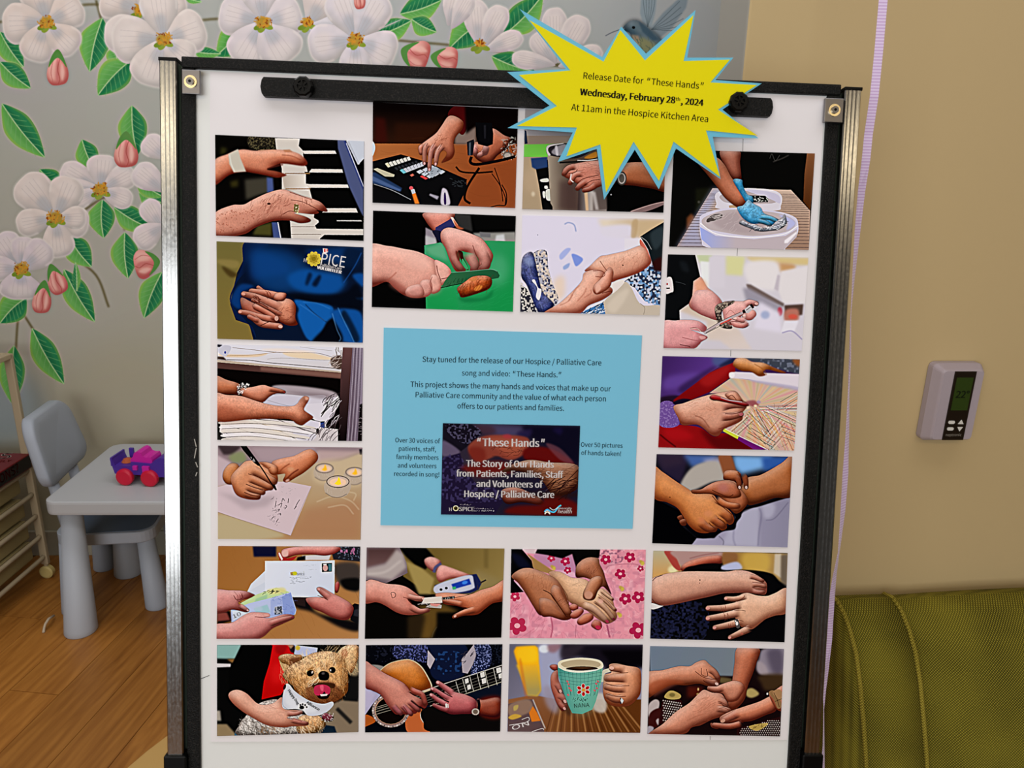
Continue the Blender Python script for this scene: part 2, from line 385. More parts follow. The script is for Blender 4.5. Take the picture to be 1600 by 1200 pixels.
def pic1():   # hands on a piano
    begin(1,'060504')
    p('3c3a14','150 230 200 240 190 290 140 300',18,.7);p('3a3512','230 540 300 520 300 580 240 590',20,.8)
    p('4a463a','360 520 570 500 590 640 480 660 370 700',20,.8);p('4c4a20','470 930 600 900 600 1020 430 1010',14,.9)
    b('1c1812','400 130 640 140 650 250 420 250',6);ns('410 130 640 140 645 250 420 250','5a5238',.8,9)
    p('46568c','555 500 610 505 620 640 560 640',8);p('3c4c80','600 900 650 900 690 1045 615 1040',4);p('c8d0e8','650 900 660 900 685 1040 675 1040',1)
    p('cfc8c0','630 150 850 155 890 320 960 620 1020 900 1417 900 1417 1075 775 1055 765 900 690 600 690 420 640 240')
    gr(690,0,'b8aca0',900,0,'e6e0d8','690 480 900 480 930 620 720 620')
    p('050505','850 160 1180 165 1195 262 880 262 840 220');p('050505','878 290 1190 288 1230 425 975 428 900 400')
    p('050505','905 475 890 450 1240 458 1280 565 960 566 905 555');p('050505','935 592 1290 592 1350 775 1080 776 960 690')
    p('050505','980 815 1390 812 1400 885 1020 885 975 860');p('050505','1030 892 1417 886 1417 962 1000 958 985 930')
    p('050505','1030 1045 1070 1012 1417 1014 1417 1075 1030 1060')
    for q in ('870 262 1165 262 1178 290 890 290','955 425 1228 428 1236 458 930 456','900 560 1278 564 1288 593 930 592','1080 775 1352 775 1368 813 1050 813','1180 882 1398 882 1404 892 1180 890'): p('d4ccc4',q)
    ln('720 465 940 465',8,'8a6a40');ln('725 602 945 602',9,'9a7444');ln('775 940 985 940',5,'706050');ln('775 1008 1040 1008',5,'706050')
    p('060606','1180 160 1417 170 1417 850 1390 830 1225 400')
    p('49537c','1185 150 1250 160 1417 610 1417 850 1390 800 1280 560 1230 380 1190 240',4);p('2c3a78','1240 170 1262 175 1417 560 1417 620',2)
    p('a8aec8','1262 200 1268 190 1417 570 1417 585',1)
    p('c3cad8','1265 170 1425 175 1425 330 1370 388');p('b0b6c4','1265 178 1290 178 1385 380 1368 388')
    p('040404','1390 380 1425 350 1425 560')
    F='c87858'
    fl('80 360 210 290 330 250 460 262 640 252 780 268 860 300 910 350 916 385 870 398 700 378 600 408 560 430 640 445 720 470 725 485 650 503 545 482 440 462 340 450 220 480 80 570',F,'601c10',60,out=.2,blur=6)
    ln('560 425 620 405 700 385',12,'5a1c14',.8,4);ln('690 300 780 310 860 345',7,'7c3424',.6,4);ln('480 262 560 258 640 262',10,'e8a888',.6,6)
    p('c2bcae','213 292 300 246 322 330 372 448 262 456 222 380',4);ln('225 300 240 380 270 450',9,'e6e2d8',.7,4)
    p('b06e48','700 255 760 250 790 275 720 275',6,.7)
    fl('85 830 240 750 350 742 430 700 560 640 680 608 760 622 860 660 960 690 1040 725 1095 790 1080 806 1000 790 1020 815 960 828 840 815 800 820 900 850 948 878 930 900 850 908 760 885 640 885 560 905 450 950 340 1010 85 1025','c4806a','5c2016',60)
    scat('120 840 380 770 440 860 330 980 130 990',60,7,14,'7a2c18',0,90,.55)
    scat('420 720 640 650 740 700 700 850 480 900',46,4,60,'6c2c20',-50,30,.6);scat('420 720 640 650 740 700 700 850 480 900',26,4,50,'e8b49c',-50,30,.5)
    el(575,735,16,10,'4a1008')
    ln('760 630 860 665 960 700',5,'5a2018',.8);ln('770 700 880 720 1010 785',6,'5a2018',.8);ln('700 830 760 800 840 815',6,'5a2018',.7)
    scat('880 690 950 700 960 750 880 740',10,3,34,'7c3c2c',80,20,.7)
    for q in ('860 690 940 700 1030 745',): ln(q,9,'e8a48c',.5,5)
    p('6a5a2c','800 738 842 745 836 822 795 800');ns('800 738 842 745 836 822 795 800','f0e6b0',.9,9)
def pic2():   # dialling a desk phone
    begin(2,'070403')
    gr(0,150,'0a0404',0,480,'2a140a','130 110 1425 175 1425 490 130 490');p('2c1208','330 300 830 300 830 490 330 490',30,.7);p('380c08','150 250 240 260 260 480 150 480',22,.8)
    gr(200,480,'a86434',1000,1000,'8a4420','100 484 1430 488 1430 1070 100 1070')
    scat('150 490 1400 490 1390 1040 700 1040',60,3,160,'6c3416',4,4,.3)
    p('7c6a62','860 400 960 340 1050 330 1050 490 860 490',12)
    b('4c0a0c','800 240 860 150 1000 140 1000 250 950 390 900 390');p('080303','950 140 1440 140 1440 430 1340 440 1200 330 1060 320 960 400',14)
    p('0a0a0c','100 650 380 580 620 650 960 800 970 880 860 1100 100 1100')
    p('0a0a0c','100 650 380 580 480 610 300 720 100 720')
    for k in range(7): p('c8c8c0' if k else 'd0c8a8',[(238+k*32,664-k*9),(262+k*32,652-k*9),(290+k*30,690-k*10),(266+k*30,698-k*10)])
    for k in range(7): p('6ab4c8' if k<1 else 'b8bcc8',[(370+k*30,722-k*11),(394+k*30,710-k*11),(430+k*26,742-k*10),(404+k*26,752-k*10)])
    for k in range(7): p('40444c',[(320+k*30,700-k*9),(338+k*30,690-k*9),(360+k*30,716-k*9),(345+k*30,722-k*9)],2,.6)
    for r in range(3):
        for k in range(3): p('b4bccc',[(518+k*52+r*44,735-k*18+r*20),(556+k*52+r*44,715-k*18+r*20),(584+k*52+r*44,732-k*18+r*20),(546+k*52+r*44,755-k*18+r*20)])
    p('9aa4b0','650 700 690 690 745 725 660 790 630 770');scat('600 720 700 700 730 730 640 780',8,4,30,'303844',-30,10,.9)
    p('c86050','460 765 485 752 500 766 476 780');p('c83c3c','550 778 570 768 622 795 600 806')
    p('b8b49c','135 712 170 702 325 762 318 780 240 778');p('20365c','100 745 150 740 390 880 380 912 100 830',3);p('5a74a8','120 770 380 895 370 912 100 805',3,.6)
    ln('140 845 300 900 470 985',5,'8c9098');
    p('0a0a0c','800 790 970 800 960 860 860 900');scat('830 790 950 800 950 870 850 860',14,8,30,'24282c',10,20,.9)
    p('e07a28','478 930 510 920 546 1020 505 1022',2);p('b8bcc8','462 880 500 890 512 925 482 935');el(472,880,18,16,'d05058')
    b('c4bccc','745 895 775 885 800 920 818 1025 738 1025',3);b('402c60','765 930 780 930 785 1020 765 1020');p('9c98a8','640 930 720 955 705 985 632 945',3)
    _tab();H='c07458'
    fl('800 245 860 240 935 290 925 360 880 410 850 470 858 560 830 620 750 655 750 640 790 580 770 545 720 560 690 600 640 620 600 560 560 560 545 510 590 470 690 395 740 330',H,'5a2010',55)
    fg('590 500 555 520 560 570',38,34,'c87c64');fg('640 480 596 530 590 660',48,34,'d08c78','e8b8b8');fg('700 480 650 560 634 715',50,34,'d89484','e8b8b8');fg('770 490 710 560 690 665',52,36,'d08c78','e8b8b8')
    ln('620 480 605 510',5,'6a2c1c',.8);ln('690 470 655 530',5,'6a2c1c',.8);ln('750 480 715 540',5,'6a2c1c',.8);scat('690 395 790 420 760 480 660 460',16,4,36,'7c3c28',-40,40,.6)
    fl('1130 470 1190 350 1300 410 1360 440 1340 520 1240 590 1180 660 1080 640 1020 570 1020 500 1050 470','a05034','38100a',55)
    fg('1080 500 1040 520 1045 570',56,44,'d89894');fg('1130 520 1120 560 1080 590',50,44,'d09088');ln('1040 520 1090 560 1130 540',5,'7c3434',.8);fl('1120 500 1165 520 1150 580 1110 580','dca4a0')
    p('07070a','1045 295 1190 300 1205 400 1200 490 1150 510 1070 490 1050 420');p('1c1c22','1120 320 1138 320 1136 440 1124 440',3);p('14181f','968 470 1030 445 1036 480 1020 590 975 590');p('5c6470','990 480 1002 470 1000 590 990 590',2)
    scat('1290 440 1400 430 1400 600 1290 620',50,5,26,'a8a49c',-50,60,.9);scat('1290 440 1400 430 1400 600 1290 620',30,6,26,'1c1814',-50,60,.9);el(1330,590,42,34,'6c6058');el(1330,590,28,22,'a49c94')
    ln('1010 600 1000 650 1060 670 1240 640 1400 600',26,'0c0a0a');ln('870 690 920 735 1050 745 1200 735',16,'120c0a');ln('1080 700 1000 820 960 900 950 980 1000 1020',22,'0e0a08')
    ln('1190 750 1260 850 1310 960 1310 1030',9,'16100c');ln('1215 700 1260 830 1280 920 1290 1000',9,'16100c');ln('1280 850 1320 930 1315 1030 1250 1035 1180 1050',10,'16100c')
def _tab(): b('c8d4e4','122 470 146 488 150 540 122 600')
def pic3():   # steel pot and hands
    begin(3,'8c7c70')
    gr(150,0,'9a9496',1450,0,'6a6460','140 40 1500 40 1500 300 140 300');p('17263c','160 240 185 260 196 370 170 375')
    p('6cc048','160 378 560 370 560 490 160 490',3);p('a89478','160 490 320 490 330 960 140 960');el(240,700,90,120,'b8a084',0,40,.6);el(245,820,16,22,'dcd0b8',0,8,.7)
    p('0a0a0a','265 575 400 500 420 970 330 970 300 760');p('243c6a','225 500 370 490 375 580 270 600 235 580',3)
    for q in ('310 690 375 680 380 710 320 712','345 750 370 745 376 770 350 772','330 800 352 800 352 850 335 850','358 790 400 780 412 870 365 870'): b('d0d4c8',q)
    p('050505','860 550 1110 400 1500 400 1500 1010 860 1010')
    gr(380,500,'9c9080',560,500,'5a4a40','372 430 880 430 900 980 440 970 400 900');gr(650,700,'3a3030',760,700,'b0a8a4','650 760 870 740 900 970 640 970',blur=6)
    gr(880,0,'605450',1000,0,'181414','780 740 900 740 905 960 780 970',blur=8)
    p('dcb890','700 800 730 790 740 970 715 970',6,.9);p('e8e4e4','770 800 800 800 830 960 800 960',8,.6);p('402c2c','480 700 640 720 650 970 470 960',30,.6)
    b('28242a','362 430 380 385 500 366 700 380 760 430 640 500 480 490 380 470');b('8c8890','410 440 470 390 540 380 520 470 440 470',6);b('c4c0c8','440 400 460 390 470 470 450 470',4)
    b('c0bcbc','362 430 380 385 500 366 510 372 400 395 378 430 400 470 380 475')
    b('c8842c','700 495 790 445 815 450 812 490 760 505',2);ln('480 540 640 530 830 500',16,'24201e');ln('640 520 740 520 820 508',9,'c8ccd0')
    fl('1060 560 1100 540 1220 536 1460 545 1460 790 1300 770 1150 745 1040 730 1000 650','a85a34','40140a',60)
    F='c47460'
    fl('520 590 640 545 850 520 960 560 1000 640 960 740 850 750 760 790 700 790 650 740 600 700 520 660','c87864','5c2014',50)
    fg('640 570 560 590 520 640',56,44,F);fg('700 640 620 650 575 720',54,42,F);fg('740 700 670 740 640 770',56,42,'b86450');fg('820 720 760 770 700 788',56,40,'b86450')
    for q in ('560 640 620 625 640 600','640 720 700 680 830 650','700 740 770 700 840 690'): ln(q,6,'4c1810',.8)
    ln('585 640 580 690 605 715',10,'e0dcd8');scat('640 560 840 540 840 720 680 700',24,4,60,'7c3828',0,30,.5)
    el(1035,680,45,62,'3c3834');el(1035,680,34,50,'a8a09c');el(1035,680,24,38,'5c5650')
    b('786060','1110 975 1300 910 1440 880 1440 900 1250 975');ln('1120 975 1300 915 1440 885',4,'b89c98');el(940,825,7,7,'8c8c90')
def pic4():   # gloved hand wiping a white tray
    begin(4,'050404')
    p('080807','150 60 1450 100 1450 990 150 960');p('14160c','380 430 520 420 480 540 380 640',20);el(408,548,12,12,'3c3c34',0,4)
    p('6c3c20','300 690 340 650 380 690 300 820',14);gr(0,110,'805030',0,600,'4c2810','1375 100 1460 110 1400 620 1340 540 1350 300')
    ln('1040 160 1060 120 1090 180 1130 130',6,'2c2c2a');ln('1070 190 1150 160 1210 130',7,'44403c',.9,3)
    gr(0,440,'c8b0a0',0,980,'9c7c68','530 425 1230 440 1400 625 1390 985 210 950')
    p('a8b0d8','530 425 620 430 420 760 440 900 520 960 210 950 400 640',30,.75)
    for k in range(26):
        y=470+k*k*.55+k*8
        xl=max(215,520-(y-430)*.62);xr=min(1392,1245+(y-440)*.9)
        if y<960: ln([(xl,y),((xl+xr)/2,y+4),(xr,y+8)],2.5+k*.16,'4c3c3c',.75)
    b('d8d4e0','562 470 700 430 880 425 1060 440 1145 490 1140 580 1080 625 600 610 565 560');b('b4a8ac','620 480 800 450 1000 455 1110 500 1060 560 700 560 600 520');b('c8c4dc','820 440 1000 450 1120 490 1130 560 1040 520')
    p('0c0c0c','860 488 1000 492 1028 520 1025 550 880 552');scat('900 500 1010 505 1010 540 900 540',14,7,20,'b8c0b8',0,60,.9);p('b89878','675 580 740 570 760 600 680 600')
    b('d4d0e4','415 720 440 660 600 610 800 600 1100 630 1260 680 1295 750 1280 850 1180 960 1150 975 520 958 430 880');gr(420,0,'9cacf0',760,0,'c0b4bc','418 770 560 850 900 880 1180 850 1282 790 1280 860 1180 962 1150 975 520 955 432 880')
    b('beb2b6','440 700 600 630 800 615 1100 645 1230 690 1270 750 1180 815 900 850 640 820 480 780');b('a8989c','520 700 700 640 900 640 1000 760 900 830 640 800',20,.7)
    b('b8bce8','1120 660 1240 700 1268 750 1190 800 1200 730',8);ln('418 735 560 830 800 862 1000 858 1180 830 1290 760',9,'ecebf4')
    b('4c4444','482 700 540 660 610 655 615 685 560 710 485 730');scat('490 690 610 660 600 700 490 725',12,5,60,'b8b0b0',-12,6,.9)
    p('f0ecf4','1172 890 1280 810 1280 830 1200 915 1170 915',4);scat('560 660 740 640 740 800 600 780',14,5,60,'d8ccd0',-40,20,.4)
    fl('600 90 770 95 775 200 785 350 720 350 640 230','a05c48','40140c',55);fl('560 150 640 220 700 330 790 440 850 530 800 590 750 595 640 510 560 400 480 300 400 200 440 180','b4684a','50200e',60)
    fl('715 350 790 350 800 400 840 480 885 500 890 560 840 560 760 440','3c98c8','104868',30,tex=.1)
    fl('750 600 800 580 835 540 850 525 890 560 960 600 990 650 1090 690 1120 710 1100 740 1040 760 960 740 880 740 800 690','48a4d8','145880',45,tex=.12)
    fg('940 680 1040 690 1105 720',44,32,'4cb0e0','88d0f0');fg('920 710 1000 730 1045 755',40,30,'40a0d4');scat('790 600 900 590 930 690 840 690',16,4,50,'1c6890',-20,30,.6)
    fl('770 740 800 710 860 740 920 750 960 780 1040 770 1100 720 1150 690 1175 660 1190 740 1130 790 1050 805 950 810 860 780','a0a8b8','30343c',22,tex=.15)
    scat('800 730 1000 770 1180 700 1160 780 960 800 850 780',24,5,50,'4c505c',-20,50,.8);scat('800 730 1000 770 1180 700 1160 780 960 800 850 780',16,5,40,'dce0e8',-20,50,.8)
def pic5():   # clasped hands, navy jacket
    begin(5,'08142c')
    gr(120,100,'6c6434',120,970,'7c6a34','90 90 370 100 350 260 290 380 250 560 230 660 280 800 400 840 440 990 90 980')
    b('8a7a44','120 260 280 270 310 300 270 340 130 300',14,.8);b('3c2c10','160 320 260 370 300 400 240 420 180 370',14,.8)
    b('081a40','355 110 560 100 520 240 320 420 250 560 240 660 290 790 420 850 460 960 380 820 230 640 270 480 340 300')
    p('061028','560 130 900 140 700 400 560 520 420 500 330 470 360 300',30);b('0c2c68','440 200 700 260 760 380 560 420 420 420',40,.8)
    b('0a3a80','260 560 330 480 440 500 330 560 320 700 240 650',16,.8)
    b('0c4488','420 180 700 170 900 300 860 480 700 560 480 480',60,.7);b('0c4a94','750 400 900 340 1010 360 1230 400 1260 470 1180 560 1020 580 840 540 760 480',30);b('0a3470','900 190 1250 150 1400 170 1330 330 1200 300',30,.8)
    b('050818','1020 400 960 480 1000 500 1040 420',12,.8);b('050818','930 380 900 470 920 490 960 400',12,.7);b('061024','1260 160 1400 180 1330 330 1240 470 1230 300',26,.7)
    ln('1400 200 1340 320 1240 470',6,'1c5ab0',.8,4);b('0c4690','1320 400 1420 390 1420 500 1380 480',14);b('0c50a0','1350 600 1420 600 1420 620 1370 620',8)
    b('04060e','700 560 1200 570 1340 480 1400 560 1400 720 1180 680 1080 660 820 620',20,.8)
    b('1058a8','805 620 960 640 1090 660 1150 700 1130 800 1090 830 1000 980 920 970 860 860 830 760 840 700',8)
    b('0e4c98','1130 720 1280 700 1400 750 1420 1000 1240 990 1190 920 1150 800',12);b('04060e','1100 810 1150 800 1230 990 960 1010 1060 880',14)
    b('061020','1220 760 1260 720 1380 950 1340 1000 1280 860',16,.8);ln('1140 740 1180 880 1215 960 1200 990',6,'5c9cd8',.8,2);ln('1190 690 1240 800 1300 920 1335 1000',6,'4c90d0',.8,2);ln('900 660 980 740 1090 820',5,'04102c',.9,2);ln('850 660 1000 760 1080 810',4,'4888d0',.7,2);ln('880 640 1000 650 1120 700',5,'3c84cc',.7,3)
    F='c4745c'
    fl('720 610 780 625 815 680 810 780 830 840 760 850 700 830 640 790 600 700 640 640',"c87a5c",'50180c',55)
    fl('330 600 420 640 560 700 660 790 640 860 500 850 370 760 330 680','9a4c38','30100a',50)
    fg('640 590 540 560 480 510',64,34,F);fg('700 600 560 565 420 545',70,50,F);fl('640 560 720 560 728 590 700 630 620 620','cc8068','501c10',28)
    fg('700 700 560 640 440 590 350 568',84,46,'cc8068','d8a090');fg('640 790 560 730 470 680',56,70,F)
    fl('440 660 520 670 600 720 660 770 660 800 610 800 520 740 440 700','cc7c64','5c2014',35)
    fg('700 760 560 690 430 620',40,30,'b0604a');fg('620 800 480 770 390 740 320 728',60,40,F,'d8a090');fg('420 760 500 830 600 850 675 858',60,52,F,'e8c0b4');fg('500 800 460 800 400 770',44,40,'b0604c')
    scat('440 590 500 590 500 640 450 640',14,4,36,'4c1408',50,30,.8);scat('540 550 600 560 600 600 540 590',14,4,30,'6c2c1c',60,30,.7);scat('640 680 800 720 780 800 660 780',26,4,50,'6c2c1c',-20,30,.6)
    for q in ('560 700 640 760 650 790','500 850 600 810 680 830','420 640 500 650 570 690'): ln(q,7,'3c0e08',.8)
    el(643,785,18,22,'e0b0a0',0,0,.8)
    gr(0,0,'d8c040',0,1,'c4a834','1 1 2 1 2 2');
    for k in range(10): el(975+46*math.cos(k*.63),255+46*math.sin(k*.63),22,18,'c8b440',k*36)
    for k in range(8): el(975+24*math.cos(k*.78),255+24*math.sin(k*.78),16,13,'a89028',k*45)
    el(975,255,20,18,'8c7818');scat('925 200 1030 200 1030 310 925 310',24,3,24,'6c5810',0,90,.5)
    p('e8e4e0','1055 160 1100 165 1102 195 1060 215');p('c84838','1066 165 1080 166 1080 195 1068 196');p('c84838','1088 168 1100 168 1098 192 1090 192')
def pic6():   # slicing a tomato on a green board
    begin(6,'040404')
    p('2c2c2c','840 140 1000 150 1020 300 900 260',10);p('060606','1010 140 1420 150 1410 330 1060 310',8);p('8c8c88','1020 310 1400 300 1410 400 1080 400',10);p('c8ccd0','1230 330 1300 320 1310 390 1220 380',8);p('6c6c70','1080 300 1180 310 1180 350 1090 345',6)
    p('8c8490','600 260 680 300 700 400 600 420',6);p('b8b8bc','600 330 690 360 700 410 600 420',8)
    gr(700,400,'389868',1200,980,'149048','590 420 760 390 1150 378 1410 385 1400 1030 605 1000')
    p('68b088','600 440 760 400 800 560 640 500',20,.7);gr(900,700,'20a058',700,980,'0c9444','610 880 860 780 900 1000 612 985',.6,12);el(1250,640,90,140,'54ac80',0,50,.6)
    scat('900 850 1390 760 1380 1000 800 990',40,3,90,'2cb068',-20,10,.4)
    b('0c6c38','900 880 1100 890 1200 820 1160 900 960 930',16,.6)
    fl('590 130 840 130 850 180 830 250 720 340 660 280 600 200','c87464','50180e',50);F='dc9488'
    p('2c2c60','690 260 830 180 870 230 850 260 740 330 720 380 680 340');b('16162c','660 290 740 300 750 400 700 360');p('e8c8c0','820 165 845 170 890 240 880 262 860 240');b('b05838','850 190 900 250 940 270 900 280 870 255',2)
    fl('740 300 800 262 900 280 1040 330 1110 370 1190 480 1200 530 1170 600 1110 640 1060 640 1080 560 1040 500 960 480 900 470 880 520 930 600 960 640 930 655 870 650 820 560 780 450 740 380','dc9c90','6c281e',60)
    fg('860 480 870 570 930 640',80,48,'d89084');fg('960 450 1010 540 1040 600 1030 640',110,70,'dca094');fg('1080 460 1130 540 1140 600 1100 630',100,62,'d89488')
    b('30100c','890 470 930 480 940 530 970 590 985 640 960 630 920 560');b('3c9c64','930 540 980 620 960 630 930 590');ln('1020 420 1050 500 1078 560 1076 630',7,'7c3830',.8);b('5c1c14','870 470 910 500 900 560 880 530',6,.8)
    fl('90 430 260 425 400 450 540 480 680 550 720 600 740 700 735 800 700 840 640 850 600 880 500 890 400 860 320 800 250 745 90 775','dc9c8c','5c2018',85)
    fl('680 560 740 568 800 610 830 660 822 712 772 762 730 775 700 720','e0a496','8c4c40',30,out=.15,edge=.6);b('c88478','600 700 700 720 735 780 720 840 640 860 500 880 420 860 480 790',26,.6)
    fl('650 690 700 690 738 750 735 810 700 842 655 848 640 790','d89a8c','8c4c40',26,out=.2,edge=.6);fl('560 740 640 730 662 800 640 858 590 880 550 830','d09084','84443a',30,out=.1,edge=.6);fl('450 790 550 770 590 850 540 888 450 880 420 840','c8857a','7c4036',34,out=.1,edge=.6)
    b('a85c50','300 730 420 790 380 840 280 780',20,.5);b('e8b4a6','420 500 560 520 640 600 560 640 420 600',34,.6)
    ln('700 600 710 660 740 740',7,'6c2c24',.8);ln('740 720 790 710 815 690',7,'6c2c24',.8);ln('250 740 300 700 340 660',9,'9c4c3c',.6,5);ln('660 700 640 760 660 820',6,'7c3830',.6)
    gr(800,650,'2c6440',1200,720,'1c5434','830 665 960 655 1180 632 1240 650 1262 690 1250 712 1190 722 990 745 740 800 770 740');ln('735 800 900 765 1190 722',7,'081c10');ln('830 662 1000 650 1180 634 1240 652',6,'70a890',.7)
    scat('790 740 980 720 980 750 780 790',20,4,34,'0c2c18',-60,10,.6)
    fl('885 800 960 740 1020 700 1120 690 1180 710 1192 760 1160 810 1060 850 930 885 900 850','b04818','401004',55,tex=.12);el(1070,800,40,22,'e08838',-25,6,.8)
    scat('920 770 1160 720 1150 800 940 860',26,5,80,'6c2408',-65,12,.6);b('c87840','980 730 1020 706 1060 700 1040 740',4,.7)
def pic7():   # young hand over an old hand
    begin(7,'dcd8ec')
    gr(900,130,'e0d4c0',1200,130,'c8b08c','820 130 1430 120 1400 330 1180 300 1120 280 860 200',blur=26);b('dcd8e8','860 200 1110 180 1110 290 880 280',16);b('b89c74','1130 150 1180 140 1160 290 1120 290',10,.7)
    p('e2deea','1060 300 1210 300 1210 420 1060 420',10)
    ln('525 175 560 160 610 180 628 240',8,'6c84c0',.8,3);b('a8b4e8','480 450 540 390 580 400 500 490',6);b('7c94e0','590 440 640 450 690 490 630 550 600 490',6);b('98acdc','515 550 570 520 560 560 520 580',6)
    el(285,270,5,5,'9a9ab0');b('e8d0b8','430 680 520 640 520 820 440 850',30,.8)
    b('a8a8b8','250 430 360 410 380 560 420 700 470 840 420 900 300 760 240 560');ns('250 430 360 410 380 560 420 700 470 840 420 900 300 760 240 560','2c2c48',.8,13,.45,.6);ns('250 430 360 410 380 560 420 700 470 840 420 900 300 760 240 560','e8d8c8',.8,17,.5,.6)
    fl('145 500 180 440 240 430 275 560 300 680 330 780 400 850 430 900 360 960 280 950 240 850 190 720 140 640','34407c','0c1030',40,tex=.2);ln('200 500 230 640 290 830 330 930',6,'8090c0',.6,3);ln('160 560 200 700 240 820',5,'0c1028',.8,2);b('8c9cc8','160 480 230 470 250 540 190 540',14,.7)
    p('2a2a38','120 700 200 760 250 880 280 970 120 970');ns('120 700 200 760 250 880 280 970 120 970','d0ccc8',.9,13,.48,.6);b('e4e4f0','235 680 260 670 290 740 320 760 300 850 270 820 280 740')
    p('28304c','1050 690 1150 620 1290 540 1390 590 1400 720 1380 900 1240 860 1150 740');ns('1050 690 1150 620 1290 540 1390 590 1400 720 1380 900 1240 860 1150 740','c4cce4',.95,16,.45,.6);ns('1050 690 1150 620 1290 540 1390 590 1400 720 1380 900 1240 860 1150 740','6c9cd0',.8,19,.6,.7)
    b('c4b8a8','870 880 960 780 1060 690 1120 740 1180 860 1240 900 1380 900 1380 1000 880 980');b('e4dcd8','930 720 1000 670 1060 690 960 790 930 770');ln('1200 880 1240 920 1230 980',4,'8c8074');b('d8ccbc','900 900 1050 760 1100 780 980 960',20,.7)
    p('3c74b0','655 970 870 870 890 975');scat('700 950 860 880 880 965 700 970',16,6,60,'e0e8f4',-30,20,.9);scat('700 950 860 880 880 965 700 970',12,6,60,'141c38',-30,20,.9)
    F='d89c84'
    fl('705 590 760 540 840 465 900 452 1000 430 1080 410 1200 365 1240 380 1290 470 1290 530 1200 600 1100 640 1000 670 940 690 900 640 880 640 800 640 760 600','d89a80','7c3424',65)
    fl('340 975 480 880 600 770 680 680 700 610 780 582 850 590 890 620 880 660 840 700 940 740 945 790 860 850 740 900 640 975','dc9c84','7c3828',70)
    fl('930 560 960 600 950 660 930 730 870 780 810 800 780 770 790 720 850 660 890 600','d8927a','70301f',40);b('e8b4a0','800 740 830 710 850 750 810 790',5,.8)
    ln('780 590 850 590 885 620 860 645 800 640',6,'7c3424',.8);ln('840 500 880 560 905 590',6,'7c3424',.8);ln('860 790 940 770 945 790',7,'5c2014',.8)
    for q in ('560 860 620 760 660 720','640 860 700 790 720 740','700 830 760 790 760 760','480 900 560 860 600 800'): ln(q,7,'a85c48',.6,3)
    scat('950 480 1200 400 1250 500 1050 620',34,3,50,'9c5440',-70,30,.4);el(1045,540,7,6,'5c2014')
    p('141c20','1200 285 1300 220 1420 150 1420 590 1330 585 1300 500 1270 400');b('28343a','1290 260 1400 200 1400 320 1330 400',14);b('2c0c0c','1310 510 1400 470 1400 590 1330 580',12);ln('1210 290 1260 330 1300 400',4,'c8ccd0',.8);b('c86858','1200 310 1240 360 1270 420 1290 480 1250 400 1200 360')
